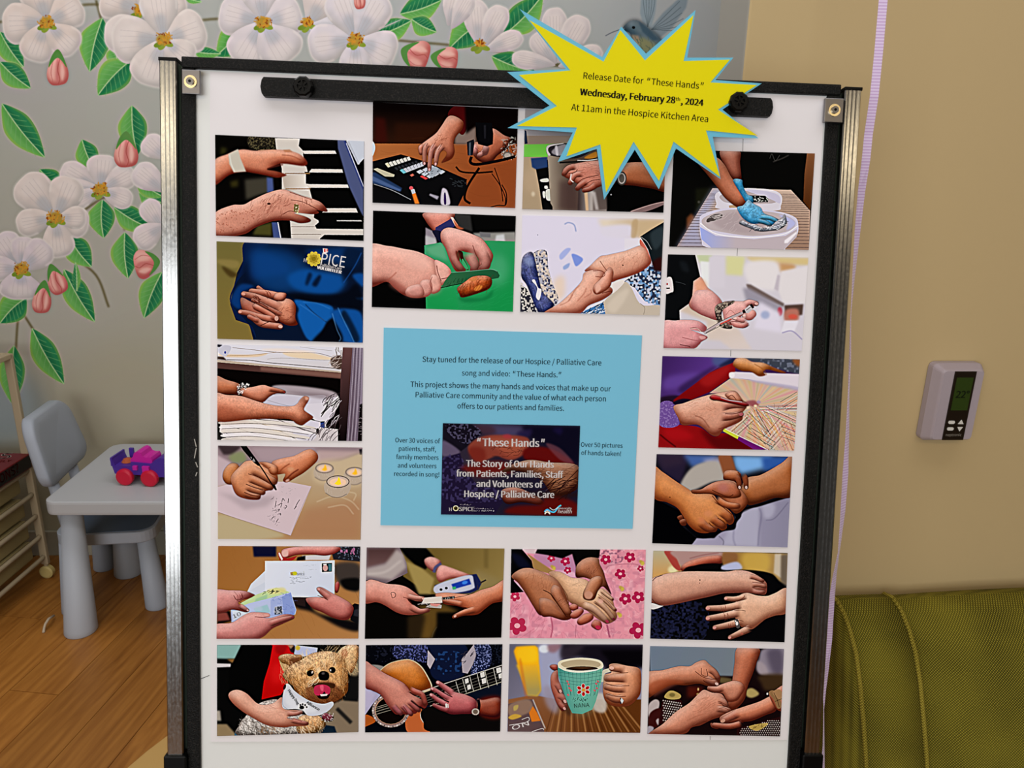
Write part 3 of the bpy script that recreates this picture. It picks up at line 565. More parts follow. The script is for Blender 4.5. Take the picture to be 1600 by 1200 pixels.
def pic8():   # drawing up a syringe
    begin(8,'d4d0dc')
    p('c4d0a8','380 100 530 100 500 180 420 180',12);p('e8ecee','420 160 520 170 500 420 440 400',10);p('d8d4e0','500 120 640 120 640 400 500 400',14);p('d8d8a0','650 110 820 120 800 290 650 280',16);p('d8c48c','820 120 1400 130 1390 200 900 180',20)
    b('c89c6c','1080 180 1250 190 1260 240 1150 260 1100 220',16);b('e6e2e6','830 180 1090 160 1130 280 1080 420 860 360',24);p('c4bcc8','1110 280 1140 290 1120 430 1080 410',10)
    p('e4e0e4','1140 250 1390 200 1370 540 1160 540 1120 430',14);p('6c5c58','830 365 870 370 1170 540 1160 570 1000 500 850 430',8);p('9c98a8','800 400 850 400 1160 570 1130 660 960 560 830 520',18);p('503c34','1170 555 1340 545 1330 640 1180 660',10);b('b87464','1180 600 1290 590 1290 690 1180 700',12);el(1130,610,22,40,'b83c50',0,10);el(1245,655,40,22,'d45848',0,8)
    p('e2def0','950 520 1130 620 1150 800 900 760',22);el(1000,640,40,36,'a8b4d8',0,14);p('e6e4f0','1170 690 1300 690 1260 790 1140 800',8);ln('1150 800 1240 785 1330 860',9,'8c84b4',.8,3)
    gr(500,0,'c8b090',800,900,'dcd0cc','230 600 330 540 600 640 760 760 880 950 330 950 470 870 480 700',blur=16);p('d0ccd8','380 960 430 860 600 870 700 950',16)
    F='e09c98'
    fl('350 350 420 300 480 390 540 440 600 500 620 560 580 680 480 650 400 620 320 550','e0a094','884840',60);b('e8a47c','370 350 440 320 480 390 400 440',16,.7);fl('360 460 400 420 520 430 600 520 590 680 480 660 380 610 340 540','dc9c98','8c4848',60,out=.1)
    p('0a0c0e','125 95 375 100 420 300 360 340 350 470 320 540 235 600 240 700 100 710');b('14181c','240 160 300 180 320 260 260 240',20);ln('200 345 250 355 290 370',3,'3c4044')
    b('e4dadc','118 320 165 310 182 420 160 440 112 445');el(125,365,9,10,'b83040');p('4c3c3c','120 398 150 396 150 408 120 410')
    fl('620 540 700 520 790 520 850 515 900 560 870 600 800 640 740 700 680 740 640 700','e4a4a0','904c48',50);fl('560 560 700 515 720 530 620 600 620 690 700 740 690 765 610 750 570 690','3a302c','0c0808',12,tex=.2);ns('560 560 700 515 720 530 620 600 620 690 700 740 690 765 610 750 570 690','a89888',.9,13,.5,.62)
    fg('800 570 850 530 920 540',60,44,F,'f0c0b8');fg('900 640 860 660 820 650',60,50,F,'f4d0c8');fl('840 600 900 600 920 640 880 680 830 680','dc948c','904c48',28);fg('850 680 780 690 730 668',56,50,F,'f4d0c8');fg('860 700 800 735 700 700',50,44,F);fl('700 700 800 720 850 720 800 755 720 745','d88c84','904c48',24)
    ln('700 700 760 700 850 715',5,'7c3834',.8);ln('650 640 690 600 740 640',5,'a86058',.6)
    p('c4c0c4','815 590 870 545 900 580 850 625 800 620');p('141414','860 550 880 540 902 575 885 585');p('1c1c1c','795 600 815 590 830 620 800 625');ln('830 600 870 570',6,'404040')
    ln('450 800 620 700 800 620',22,'b8a8ac');ln('450 790 620 690 780 615',4,'383438');ln('460 812 640 716 700 680',4,'383438');ln('470 800 560 750',4,'282428');ln('600 722 700 675',10,'cc4c40')
    fl('85 710 200 690 300 685 400 695 470 740 475 770 440 790 330 770 400 800 475 830 480 850 430 880 410 905 340 945 85 945','dc9498','8c4448',60)
    ln('330 760 380 755 440 790',7,'7c3438',.8);ln('260 840 340 860 420 875',6,'a05058',.8);ln('240 905 320 920 330 930',7,'5c2428',.8);b('f0bcb8','410 830 460 830 470 850 430 860',6,.7);ln('325 765 390 760 435 795',4,'e8d8c0')
def pic9():   # stacking folded linen
    begin(9,'0a0606')
    p('d8d4dc','115 95 1240 125 1225 350 120 240');gr(0,110,'dcdce8',0,300,'d0ccd0','115 95 1240 125 1225 350 120 240')
    b('e0c8ac','130 190 380 195 560 185 460 215 200 215',6);b('e4d0b4','700 175 900 170 1140 225 1100 240 800 220',6);b('ecdcd0','500 150 700 140 1000 170 800 180',8,.7)
    ln('250 132 420 150 600 170 800 178 1000 180 1140 215',4,'7c6c60',.8);ln('200 205 400 200 520 188 640 172',4,'9c8060',.7);ln('560 235 700 225 1000 240 1120 245',3,'8c8480',.8);ln('850 125 1000 145 1140 160',3,'8c8480',.6);ln('200 240 400 245 560 265 800 285 1200 320',6,'3c3430',.8)
    p('1c1c2c','115 100 160 108 140 130 115 125',3);b('c4c4d4','120 140 180 110 240 130 190 210 130 180');el(185,175,9,12,'3c50a0');p('382820','115 210 170 215 200 245 115 235',3);b('4c3830','1130 230 1220 205 1225 320 1140 300',3);scat('1130 210 1220 210 1220 310 1130 300',18,5,50,'c8b8b0',-30,30,.8);scat('1160 130 1220 140 1220 220 1170 200',8,4,60,'6c5c58',80,10,.7)
    p('b8a898','115 240 1225 345 1225 358 115 262');p('4c302c','115 262 1225 358 1225 412 115 318');p('8c6458','500 300 1225 360 1225 405 500 335',10,.7);p('070404','115 318 1225 412 1225 560 115 400',6)
    p('060403','1195 410 1240 410 1240 980 1190 980');gr(0,150,'5c3c3c',0,950,'0c0608','1235 125 1320 125 1290 980 1195 980 1215 400');gr(1300,0,'6c5c6c',1400,0,'8c8094','1320 125 1415 130 1405 980 1265 980')
    for k in range(6): ln([(1335+k*14,130),(1310+k*15,560),(1280+k*15,970)],4,'34283a' if k%2 else 'b0a8b8',.8)
    p('100a0c','1385 640 1410 630 1405 980 1365 980',4);scat('1380 640 1405 640 1400 900 1380 900',12,5,22,'7c7078',10,20,.8)
    b('a89ca4','600 480 800 470 1140 520 1180 600 1000 640 700 600',10);b('cfcbd8','640 545 900 560 1080 560 1040 640 900 720 560 640 540 600');b('c8c4d4','530 590 700 560 900 590 890 700 700 660 540 620');ln('560 600 700 640 890 680',4,'8c8890',.6);b('706068','740 520 1100 550 1060 590 800 540',14,.5);ln('620 550 720 545 900 560',4,'5c5058',.6,2)
    b('d8d4e0','900 640 1060 620 1180 560 1200 640 1090 800 1080 840 960 760 890 700');scat('1060 600 1190 560 1190 800 1080 800',26,7,90,'241a1c',-50,16,.8);scat('1060 600 1190 560 1190 800 1080 800',14,6,80,'c8c0cc',-50,16,.8)
    p('ccc4c8','150 780 500 760 800 790 1100 850 1190 860 1190 970 120 970');b('e4dcd8','160 800 400 770 700 850 830 960 500 960 200 900',10)
    for q in ('410 775 640 860 820 950','460 770 700 800 900 870','220 830 500 910 780 960','170 900 240 940 420 960','780 860 900 890 990 910','620 760 800 830 1000 900'): ln(q,6,'3c302c',.8);
    b('e8d8c4','500 800 640 850 760 930 640 890',6,.8);b('d4d0e0','900 770 1060 810 1040 850 900 830');b('d0ccd8','800 870 990 900 960 960 840 960');ln('900 760 1060 800',5,'302828',.8);ln('900 830 1000 860 1000 900',6,'302828',.8)
    p('2c4488','1035 790 1072 790 1068 850 1035 840');p('181818','1035 790 1072 788 1070 800 1035 802');el(1010,875,14,24,'181820');scat('980 860 1180 780 1180 960 980 960',22,5,90,'4c4044',-55,14,.8);b('1c1a18','118 880 160 900 200 940 260 960 118 965',5);b('dcd8dc','165 890 220 860 260 900 250 940 180 930');ln('180 880 230 930 190 940',4,'3c3434',.7)
    for k,(ya,yb) in enumerate(((790,800),(830,850),(868,892),(905,930),(940,962))):
        b('e8e4e8' if k%2 else 'dcd4cc',[(150+k*6,ya),(420,ya-14),(700,yb-6),(960-k*20,yb+34),(960-k*24,yb+52),(700,yb+22),(420,ya+16),(160+k*6,ya+24)],1,.9);ln([(150+k*6,ya+26),(420,ya+18),(700,yb+25),(950-k*22,yb+56)],5,'4c443c',.75)
    F='c47252'
    fl('100 390 200 420 310 455 330 500 310 555 240 545 100 550','b0603c','401408',55);fl('320 500 420 485 520 465 580 480 660 500 725 525 700 540 640 540 580 570 530 615 480 615 400 590 340 560','c8785a','5c2414',45);fg('560 500 640 510 710 528',44,28,'b8684c','8c3430')
    scat('300 460 390 450 380 490 310 550',44,7,16,'e8e8ec',0,60,.95);scat('300 460 390 450 380 490 310 550',24,5,16,'1c1c1c',0,60,.8)
    fl('95 550 200 555 330 565 500 620 640 650 780 655 830 630 850 600 890 565 930 575 925 610 900 650 890 690 960 740 965 760 920 790 870 825 820 810 760 770 600 765 400 772 95 780','d08060','642a18',75,tex=.06);b('8c3c24','110 640 260 680 400 760 110 775',40,.55)
    ln('880 650 885 690 900 710',6,'7c3420',.7);ln('870 825 920 790 965 762',6,'7c3420',.6);b('e8b49c','900 570 930 578 920 600 900 595',3,.7);b('e0a080','780 660 860 700 840 740',20,.5)
def pic10():   # colouring a pattern book with a red pen
    begin(10,'3a1c50')
    gr(150,200,'3c2060',500,400,'58348c','120 140 800 150 560 300 300 500 120 520');b('6444a0','180 340 420 300 500 340 260 440 150 440',30,.8);b('201028','120 520 260 500 300 540 120 580',14);b('2c1848','300 420 560 260 640 230 520 340 330 480',24,.8)
    b('48588c','600 150 760 160 700 240 600 230',24,.9);b('182040','640 240 760 170 790 200 720 240',14,.9)
    gr(0,200,'8c1014',0,540,'78080c','240 540 560 300 720 230 790 200 790 300 720 360 560 470 400 540 240 560',blur=6);b('a81c1c','480 360 700 240 740 280 560 420',20,.7)
    b('3c4250','850 160 1380 170 1380 310 1100 240',10);ns('1000 170 1380 180 1370 300 1100 250','8890a8',.6,22);b('8c5028','1300 180 1380 180 1370 240 1330 230',14)
    p('ccb49c','560 480 760 340 1360 430 1330 1000 1080 1000 700 810 620 480');b('d8b8a0','700 400 1300 440 1250 520 900 560',30,.8)
    cen=(960,590);cols=['e09c84','c8b870','d88c9c','b8b08c','e4ac80','d4a0a0','9cb4b4','e0c890']
    clip('560 480 760 340 1360 430 1330 1000 1080 1000 700 810 640 700 880 600')
    for k in range(44):
        a=math.radians(-175+k*8.2);L=700;a2=a+math.radians(4.4)
        p(cols[k%8],[cen,(cen[0]+L*math.cos(a),cen[1]+L*math.sin(a)*.75),(cen[0]+L*math.cos(a2),cen[1]+L*math.sin(a2)*.75)],0 if 10<k else 8,.55 if k>10 else .5)
    def fan(x0,y0,x1,y1,n,dx,dy,w,c,a=.8):
        for j in range(n): ln([(x0+dx*j,y0+dy*j),((x0+x1)/2+dx*j,(y0+y1)/2+dy*j),(x1+dx*j,y1+dy*j)],w,c[j%len(c)],a)
    fan(910,640,1040,870,8,22,-4,6,['e4c040','f0ece0','d88848','2c2c3c','c8b060','e8e0d8'])
    fan(850,760,1050,960,9,12,-22,5,['d87848','403838','e8b090','d06c54']);fan(1040,870,1200,690,10,8,14,4,['2c2c34','e8d8d0','e08c5c','e8e0dc'])
    fan(1000,600,1340,590,6,4,9,4,['3c3444','c8607c','e8e4ec']);fan(1040,640,1340,780,7,6,-9,4,['34303c','e0dcf0','a8acc8','e4788c'])
    fan(1130,740,1240,990,8,22,2,7,['e09880','d87c8c','e8c0b0','b86c54']);fan(1200,760,1330,810,8,2,16,5,['e08c4c','5c4c44','e8c098'])
    fan(1190,560,1340,470,8,6,12,4,['34303c','e8a890','e0dcd8','c87060']);fan(700,800,860,660,9,12,8,4,['2c3444','a8c0c4','d0789c','e8e0e4']);fan(880,860,1100,990,6,10,-14,5,['c8684c','e8b898','2c2424'])
    scat('700 810 900 640 1340 600 1320 990 1100 990',110,3,30,'2c2630',40,90,.6);clip()
    p('e0d8e4','735 300 790 290 1040 300 1365 310 1360 450 1280 430 1040 390 900 360 740 345',6);b('b0a8c4','900 360 1200 400 1360 430 1360 460 1040 400',8,.8);el(760,320,26,26,'f0ecf4',0,6)
    fl('770 230 800 170 870 165 940 200 1040 210 1130 250 1240 295 1200 300 1080 270 1040 290 1060 320 1000 330 930 290 840 280','cc8448','6c300c',50,out=.2,blur=6);ln('960 220 1040 270 1070 320',8,'8c4c1c',.6,5)
    b('8c0c10','105 770 320 765 480 790 600 870 700 840 960 980 100 975');b('4c0408','480 800 640 870 760 850 960 990 640 990',26,.8);b('b01018','150 800 300 790 420 880 220 900',30,.7);ln('120 850 180 900 260 960',12,'3c0206',.8,6)
    p('ccd03c','690 790 830 860 810 890 680 820');p('6c1470','820 865 1090 985 960 985 810 895');ln('700 800 880 890 1080 985',7,'e8e4f0',.9)
    b('6c4c98','120 575 240 570 290 760 120 770');ns('120 575 240 570 290 760 120 770','a48cc8',.5,10);b('140c20','240 560 320 530 400 545 260 580',5)
    fl('240 600 330 570 440 530 560 495 700 470 790 465 860 545 895 570 880 620 850 660 850 720 760 770 690 800 640 860 580 855 500 790 440 760 320 765 280 700','d4967c','703020',70)
    fl('700 490 790 468 840 530 860 560 800 560 740 540','c88468','5c2414',26);fg('640 600 760 580 885 590',100,50,'d88c78');fg('640 690 740 690 840 670',80,50,'cc8068','b8606c')
    ln('700 665 780 665 850 645',7,'5c1c14',.8);ln('430 680 500 710 560 790',7,'7c4030',.7,2);ln('640 800 720 775 800 730',7,'6c2c20',.7);ln('720 520 760 500 800 540',6,'5c2010',.8);scat('280 600 560 530 600 700 360 740',40,3,50,'a4583c',0,40,.4)
    fl('560 520 590 495 640 505 760 545 900 575 890 600 760 575 640 550 590 545','9c1014','3c0406',22);ln('660 520 740 545 850 560',8,'b8989c');b('8c3c48','880 560 960 545 1000 590 940 600',8,.8);el(905,610,16,14,'f0ccb4',0,3);el(970,595,16,12,'f0dcb8',0,3);el(1000,560,18,14,'a48cb8',0,4,.8)
def pic11():   # writing a letter by tea lights
    begin(11,'c4ac88')
    gr(0,200,'b8a890',0,900,'b08c60');p('a87858','900 700 1420 620 1400 1000 700 1000',60,.7);b('b8a884','130 760 500 860 700 960 130 990',20)
    p('8c7880','110 140 1420 160 1420 210 1200 290 1000 300 600 320 110 500',10);p('a8949c','400 160 1000 160 940 250 620 300 500 290',26);p('b8a0a0','1000 190 1400 200 1250 260 1000 310',20);p('382c30','110 140 340 150 250 230 170 230',12);b('80905c','220 240 340 200 370 290 260 300',18,.8);p('c0acb4','110 230 240 300 170 420 200 500 110 520',14);p('1c1820','1380 180 1410 180 1405 230 1385 230',3)
    b('c8b494','1000 300 1240 260 1410 230 1410 500 1000 480',30,.8)
    for q in ('1000 650 1150 600 1300 640 1380 720','1100 700 1250 680 1330 760','1280 560 1350 580 1330 640'): ln(q,10,'d4c4a8',.5,6)
    p('cfbcc4','110 520 260 480 560 470 740 470 955 512 770 950 300 800 110 735');p('a09098','110 560 300 600 640 600 560 690 360 720 250 640',30,.55);ln('110 738 300 803 770 952',6,'94807c',.6);ln('955 512 860 720 770 950',5,'a08c88',.6)
    for q in ('640 640 630 700','690 650 700 620 715 640','745 660 750 620','660 680 690 660 680 700','720 680 735 690 715 715','655 720 670 715 660 735','680 770 678 750','600 800 620 780','640 830 660 800','810 700 830 660 850 630','800 715 820 690'): ln(q,6,'3c3438',.85)
    scat('600 620 740 640 720 740 600 760',14,3,22,'4c4448',-60,60,.7);scat('570 760 680 780 650 860 570 800',12,3,20,'7c7078',-60,60,.7);scat('640 520 800 520 800 570 680 580',10,3,18,'a89ca4',-20,60,.7)
    fl('600 300 700 260 800 240 900 190 960 185 1010 230 1000 290 900 380 820 430 740 475 700 460 720 400 640 400','c8744c','6c2c14',55,out=.25)
    ln('640 420 700 350 760 310',9,'7c3018',.7,2);ln('720 460 780 400 840 360',11,'5c1c10',.8,2);el(740,460,20,12,'dcb0a4',-30,2,.8);b('d8a47c','740 350 780 340 800 360 760 380',8,.6)
    fl('165 440 175 370 230 310 300 320 320 420 260 490 200 490','b86c38','5c280c',40);fl('240 420 330 320 380 285 470 290 560 340 640 400 655 450 640 490 600 500 590 540 530 560 500 600 480 630 380 625 290 590 250 510','c87e54','6c2c14',65)
    fg('400 350 500 400 620 470',80,60,'cc845c');fg('380 430 470 470 590 520',70,56,'c87c54');fg('360 500 430 540 520 565',66,50,'c47850');fg('340 560 400 590 480 605',60,44,'b86c48')
    fl('490 300 560 298 640 330 655 370 640 410 590 400 560 350','cc845c','6c2c14',34);ln('390 400 480 430 600 500',6,'4c180c',.8);ln('370 492 440 520 520 545',8,'4c180c',.8);ln('355 565 420 590 480 600',8,'4c180c',.8);ln('520 330 560 350 590 340',6,'7c3820',.7)
    p('0a0a0c','320 150 375 150 500 320 480 330 440 300 345 190');ln('430 270 500 335 600 490 640 545',12,'0c0c10');p('0a0a0c','598 500 625 490 648 545 630 545');scat('400 220 450 290 440 300',6,5,16,'c8c8c8',50,20,.8)
    for (x,y,s,bl) in ((1070,350,.78,5),(1340,385,.8,5),(1190,470,1.,0)):
        b('b8a898',[(x-100*s,y),(x+105*s,y),(x+90*s,y+110*s),(x,y+140*s),(x-110*s,y+100*s)],bl,.9);el(x,y,104*s,56*s,'5c504c',0,bl);el(x,y,95*s,48*s,'c8b4a4',0,bl);el(x,y+4*s,75*s,36*s,'f0ccac',0,bl+2)
        ln([(x-110*s,y+100*s),(x-50*s,y+135*s),(x+20*s,y+138*s),(x+80*s,y+110*s)],6,'70645c',.8,bl);p('ffe030' if bl==0 else 'ffc030',[(x-32*s,y+18*s),(x-5*s,y-8*s),(x+6*s,y-46*s),(x+20*s,y-22*s),(x+30*s,y+22*s),(x,y+32*s)],bl)
        scat([(x-80*s,y+50*s),(x+80*s,y+50*s),(x+70*s,y+100*s),(x-80*s,y+100*s)],14,3,20,'d8d0c8',80,20,.5)
def pic12():   # holding a wrist
    begin(12,'101018')
    p('241c34','130 100 440 110 360 380 200 280',20);p('302438','150 110 380 110 380 200 200 240',30,.8);p('4464a8','380 110 700 120 640 190 460 230',26);p('7cb4f0','820 120 1180 130 1150 230 900 290 840 230',30);p('a8a8c8','560 160 740 130 760 280 600 230',26,.9);p('2c58a8','1080 130 1360 130 1250 230 1100 260',26)
    b('b0aaa4','350 400 430 260 540 190 700 180 760 300 740 350 640 360 460 440 400 430',14);b('8c5030','700 120 800 110 850 240 860 280 760 310 720 220',8)
    gr(600,0,'a4a0bc',1300,0,'8c8aa4','700 820 840 700 900 640 1060 560 1340 480 1330 960 440 940 500 860 660 860',blur=4);p('b4b4cc','880 640 1060 560 1060 940 740 920 760 840',24,.8)
    ln('1060 590 1080 650 1060 800 1050 930',10,'605c7c',.6,8);ln('1320 540 1200 680 1120 700',8,'64607c',.6,6);ln('700 840 740 880 740 920',8,'585468',.6,5);ln('840 740 830 860 850 930',10,'6c688c',.5,8);b('c0c0d8','1090 560 1200 560 1180 660 1110 680',20,.6)
    p('020204','120 500 360 620 380 760 460 820 500 860 440 940 110 920',6);b('040408','380 720 500 780 700 790 830 700 870 640 900 660 860 720 840 780 740 800 640 850 540 860 460 820',5);b('040408','860 620 950 580 1060 550 1200 510 1340 470 1340 490 1180 540 1050 580 930 610 880 690 840 650',3)
    fl('960 320 1060 300 1160 250 1260 190 1370 130 1370 470 1200 500 1050 550 960 560 900 480 900 400','a45a2c','40180a',75);fl('700 350 830 350 900 430 960 520 930 590 860 640 800 600 700 480 640 400','a85c38','50200e',50)
    fl('460 430 540 425 600 390 680 355 780 350 850 380 900 470 860 500 760 500 660 470 560 465 465 460','a85838','50200e',38);el(740,410,50,40,'b4706c',10,20,.7);ln('640 430 680 450 780 490 830 470',6,'40140c',.8);ln('470 462 560 468 650 465',6,'30100a',.8)
    fl('760 260 860 260 900 300 860 350 780 340 740 330','a85c34','4c1c0c',36,out=.3);fg('820 300 870 330 885 405',60,40,'a85834','e8c8c0');fg('900 280 935 330 945 405',62,40,'a85834','e8c8c0');ln('870 270 905 320 915 400',6,'30100a',.8)
    fl('120 230 200 270 330 360 440 430 480 465 640 470 700 540 800 620 835 680 830 720 800 740 770 730 770 770 730 790 690 770 640 800 580 815 500 800 430 740 380 660 330 590 240 540 120 490','cc7c40','6c2c10',85,lit=.25)
    fg('660 500 760 560 870 575',66,48,'cc7444');fg('700 600 770 660 800 700',90,60,'c8703c');fg('620 660 690 720 740 755',80,54,'c06838');fg('520 700 600 770 660 780',80,50,'b46034')
    ln('640 480 700 550 760 600 820 650',7,'50200c',.8);ln('690 680 740 710 770 750',8,'50200c',.8);ln('610 720 650 760 690 780',7,'50200c',.8);el(610,640,40,30,'d88c60',0,14,.7);el(545,700,30,26,'d07c54',0,12,.7)
    fl('330 670 370 655 380 690 350 700','b05c34');fl('350 705 400 690 410 740 370 745','b05c34');el(265,495,6,5,'5c2c10')
def pic13():   # envelope and banknotes
    begin(13,'a87040')
    gr(100,140,'98622c',1300,940,'b07c48');scat('120 140 1380 140 1370 950 120 950',60,5,200,'8c5c2c',70,12,.35);p('0c0e2c','430 130 640 130 640 225 440 225',10);b('3c3430','1160 290 1380 290 1380 520 1260 500 1180 440',24);b('080808','1220 430 1380 420 1380 520 1300 525 1240 500',12)
    p('1c1c24','1120 130 1400 130 1400 270 1150 250',6);scat('1200 150 1380 150 1380 250 1200 240',40,8,14,'586478',30,60,.7);scat('1200 150 1330 150 1330 200 1200 200',14,12,18,'b06c98',80,30,.8);p('d0ccd0','870 215 1130 200 1110 255 880 255',6);p('101010','830 230 900 215 900 255 820 260',4)
    fl('690 170 760 145 900 135 1200 140 1170 190 1080 215 950 205 820 210 740 235 700 225','c87068','6c201c',36);b('e0b0a8','690 180 740 165 745 215 700 225',2)
    p('a02020','650 190 675 180 700 225 740 240 830 215 800 250 720 290 675 270');p('e4dcdc','660 190 672 188 700 245 690 260 665 215')
    b('0c0a0c','780 590 920 580 1000 720 1300 790 1380 800 1370 890 1200 850 960 720 820 680',18);p('241818','790 590 900 590 900 670 800 650',5)
    p('d4dae8','415 468 540 350 700 350 600 560 380 540');p('ccd4e4','370 545 560 440 640 500 470 570');gr(540,260,'dce2f0',1160,600,'cdd6ea','540 262 1030 262 1162 256 1160 588 800 585 540 560')
    p('b08c30','765 365 800 358 822 380 800 392 770 390');el(806,374,22,18,'c8c830')
    p('141c28','1046 284 1138 280 1138 358 1048 362');el(1078,325,22,28,'c89c98');p('3c6c78','1105 290 1135 290 1132 350 1110 350');p('f0ece8','1060 290 1090 288 1088 300 1060 302')
    for y,x1 in ((408,960),(420,910),(434,830),(448,880),(462,820)): scat([(770,y-3),(x1,y-5),(x1,y+3),(770,y+3)],int((x1-760)/12),3,14,'8c94a4',-4,6,.8)
    scat('900 300 1010 295 1010 310 900 310',8,3,14,'b8c0d0',0,6,.7);scat('930 330 1005 328 1005 340 930 340',6,3,14,'b8c0d0',0,6,.7);scat('840 365 900 360 900 388 830 390',8,3,20,'a8b0a0',80,20,.6)
    p('c0d8a0','320 640 470 560 640 500 760 540 700 600 480 680 350 660');b('dcd48c','560 520 700 500 720 540 600 560',8,.8);p('a0c8a0','460 600 560 560 560 600 440 640',6);scat('530 530 650 510 640 550 540 560',14,5,26,'303830',-25,30,.9)
    p('b8c4e8','235 700 400 640 600 590 770 540 820 700 810 740 600 770 420 780 240 810');p('a0b0e0','590 610 690 580 720 740 590 760',6);p('889cd8','690 580 770 545 815 700 800 745 710 745');scat('600 590 790 560 800 730 620 750',40,5,30,'5c70c0',-20,60,.6);p('9cc4d0','440 690 560 650 590 720 470 730',5);p('404858','628 672 690 665 695 735 625 742');ns('628 672 690 665 695 735 625 742','c8ccd8',.7,12);p('d4dcec','250 710 370 690 420 740 260 790');el(480,690,40,24,'b4c8dc',0,8,.7)
    F='c07470';p('0c0808','115 700 230 710 240 800 115 830',8);p('803c34','115 720 200 720 230 790 115 800',10)
    fl('90 530 220 525 350 530 430 555 445 570 400 595 340 610 300 640 360 680 395 705 370 720 280 700 230 700 180 720 90 715','c47c78','60241f',55);fg('300 650 350 680 385 702',44,28,'d09490','ecc4c0');ln('260 570 290 610 340 590 330 560',6,'5c201c',.8);ln('300 620 330 635',6,'5c201c',.8);scat('270 560 340 550 360 610 290 620',8,4,40,'5c201c',40,50,.6)
    fl('90 835 240 815 330 760 400 725 470 720 570 730 580 760 520 770 600 770 700 740 780 742 800 760 780 785 680 830 600 870 520 940 400 975 90 975','c87c78','6c2c28',70);fg('560 830 680 790 785 765',60,34,'c07068','7c2c34');ln('450 760 520 765 580 755',6,'6c2824',.7);ln('590 860 640 840 700 820',7,'5c1c18',.8);b('e0a8a0','530 735 570 730 575 755 540 755',3,.7)
    p('0c0c10','1310 660 1340 640 1380 650 1380 830 1300 790');fl('905 600 1000 585 1060 590 1005 520 1010 500 1050 500 1130 545 1220 590 1300 640 1330 690 1300 770 1240 790 1150 770 1050 720 960 680','c47068','60201c',60);fg('1130 600 1060 550 1020 515',60,36,'cc7c74','dca09c');fl('1165 470 1190 445 1205 480 1190 540 1165 540','a8403c','50100f',18);ln('1010 570 1060 590 1100 610',6,'5c1c18',.8);p('24242c','1335 700 1370 690 1370 760 1330 750',3)
def pic14():   # finger pulse meter
    begin(14,'060504')
    gr(700,150,'6c5828',1200,500,'8c7844','380 140 1320 140 1310 520 1000 560 640 560 400 400',blur=4);p('a08c50','420 260 560 320 680 420 640 560 540 560 480 420',14);p('8c7c50','1040 330 1300 440 1200 500 1050 520',30,.8);p('605028','1120 150 1160 150 1160 330 1120 320',12,.5)
    p('040404','370 140 600 140 680 230 600 340 500 290 400 200',8)
    p('706068','60 140 370 145 430 280 440 370 250 460 60 430');gr(0,160,'4c3434',0,330,'6c5050','80 150 340 150 320 260 80 320',blur=16);p('b4aaa8','70 330 240 290 340 160 400 200 430 320 300 430 70 400',20,.9);ln('80 380 240 360 380 260',16,'dcd4d0',.5,12)
    p('2c2010','440 760 620 700 640 960 440 960',24,.9);p('6c5020','520 660 760 640 900 720 700 860 650 960 560 960 600 760',26,.85);p('050404','700 720 850 720 1300 700 1300 960 680 960 700 860',16);ln('700 850 670 900 655 950',5,'605840',.7,3)
    fl('590 250 640 225 700 240 740 280 690 360 640 340 600 300','cc8880','6c2c28',36,blur=4);ln('740 285 690 320 675 365',26,'4c4c78',1,4)
    fl('700 350 740 300 820 320 900 350 1000 390 960 420 820 420 740 455 700 420','d88c84','7c3830',40,blur=3)
    p('1c2454','680 480 1000 385 1050 380 1100 460 1070 520 1000 550 700 560',3);b('c4c8dc','680 490 820 430 1010 390 1040 500 860 550 700 555',4);p('1c3ca8','830 470 990 420 1008 470 850 515',2);p('3cb070','838 495 870 490 872 514 842 518',3);el(950,455,26,16,'3c80e8',-15,6);el(738,518,14,12,'303038');el(785,505,14,12,'303038');p('18204c','1020 385 1055 380 1095 460 1070 520 1040 500',3);ln('1085 460 1140 432',14,'302828')
    fl('690 560 780 545 900 555 1000 560 1100 520 1200 490 1320 430 1320 600 1200 640 1130 690 1060 740 940 750 850 775 848 745 940 710 1000 690 900 665 780 650 740 620','c46c48','642412',60);fg('940 650 840 630 760 615',50,34,'cc7858');fg('1060 690 950 720 865 755',60,36,'c46c48','e8b8a8');b('e8a890','690 560 760 555 800 580 700 590',8,.7);ln('760 640 860 655 960 685',6,'5c1c10',.8)
    fl('50 480 80 440 130 430 250 465 360 475 440 500 540 570 600 600 590 620 520 620 440 600 480 650 560 690 640 690 635 705 560 735 440 745 340 720 240 660 160 630 50 635','d48878','7c382c',65);fg('420 570 500 590 580 600',50,36,'d89484','f0c4b8');fg('450 660 540 710 620 702',60,36,'d08474');ln('400 585 440 600 480 650',6,'6c2820',.7)
    for q in ('298 570 292 550 312 542 332 555 330 580 305 592 298 572',): ln(q,5,'2c1010',.95)
    p('dcd4cc','590 590 745 578 750 635 640 640 560 650');p('b4aca4','640 650 745 655 740 685 600 675');p('d08c84','640 640 740 645 700 670 650 660');ln('530 650 590 640 640 670',6,'888080')
    ln('750 598 860 586',22,'343434');scat('755 590 860 580 860 596 755 606',14,4,22,'a09890',75,8,.8);ln('860 590 980 565 1060 520 1065 480',4,'3c2c24')
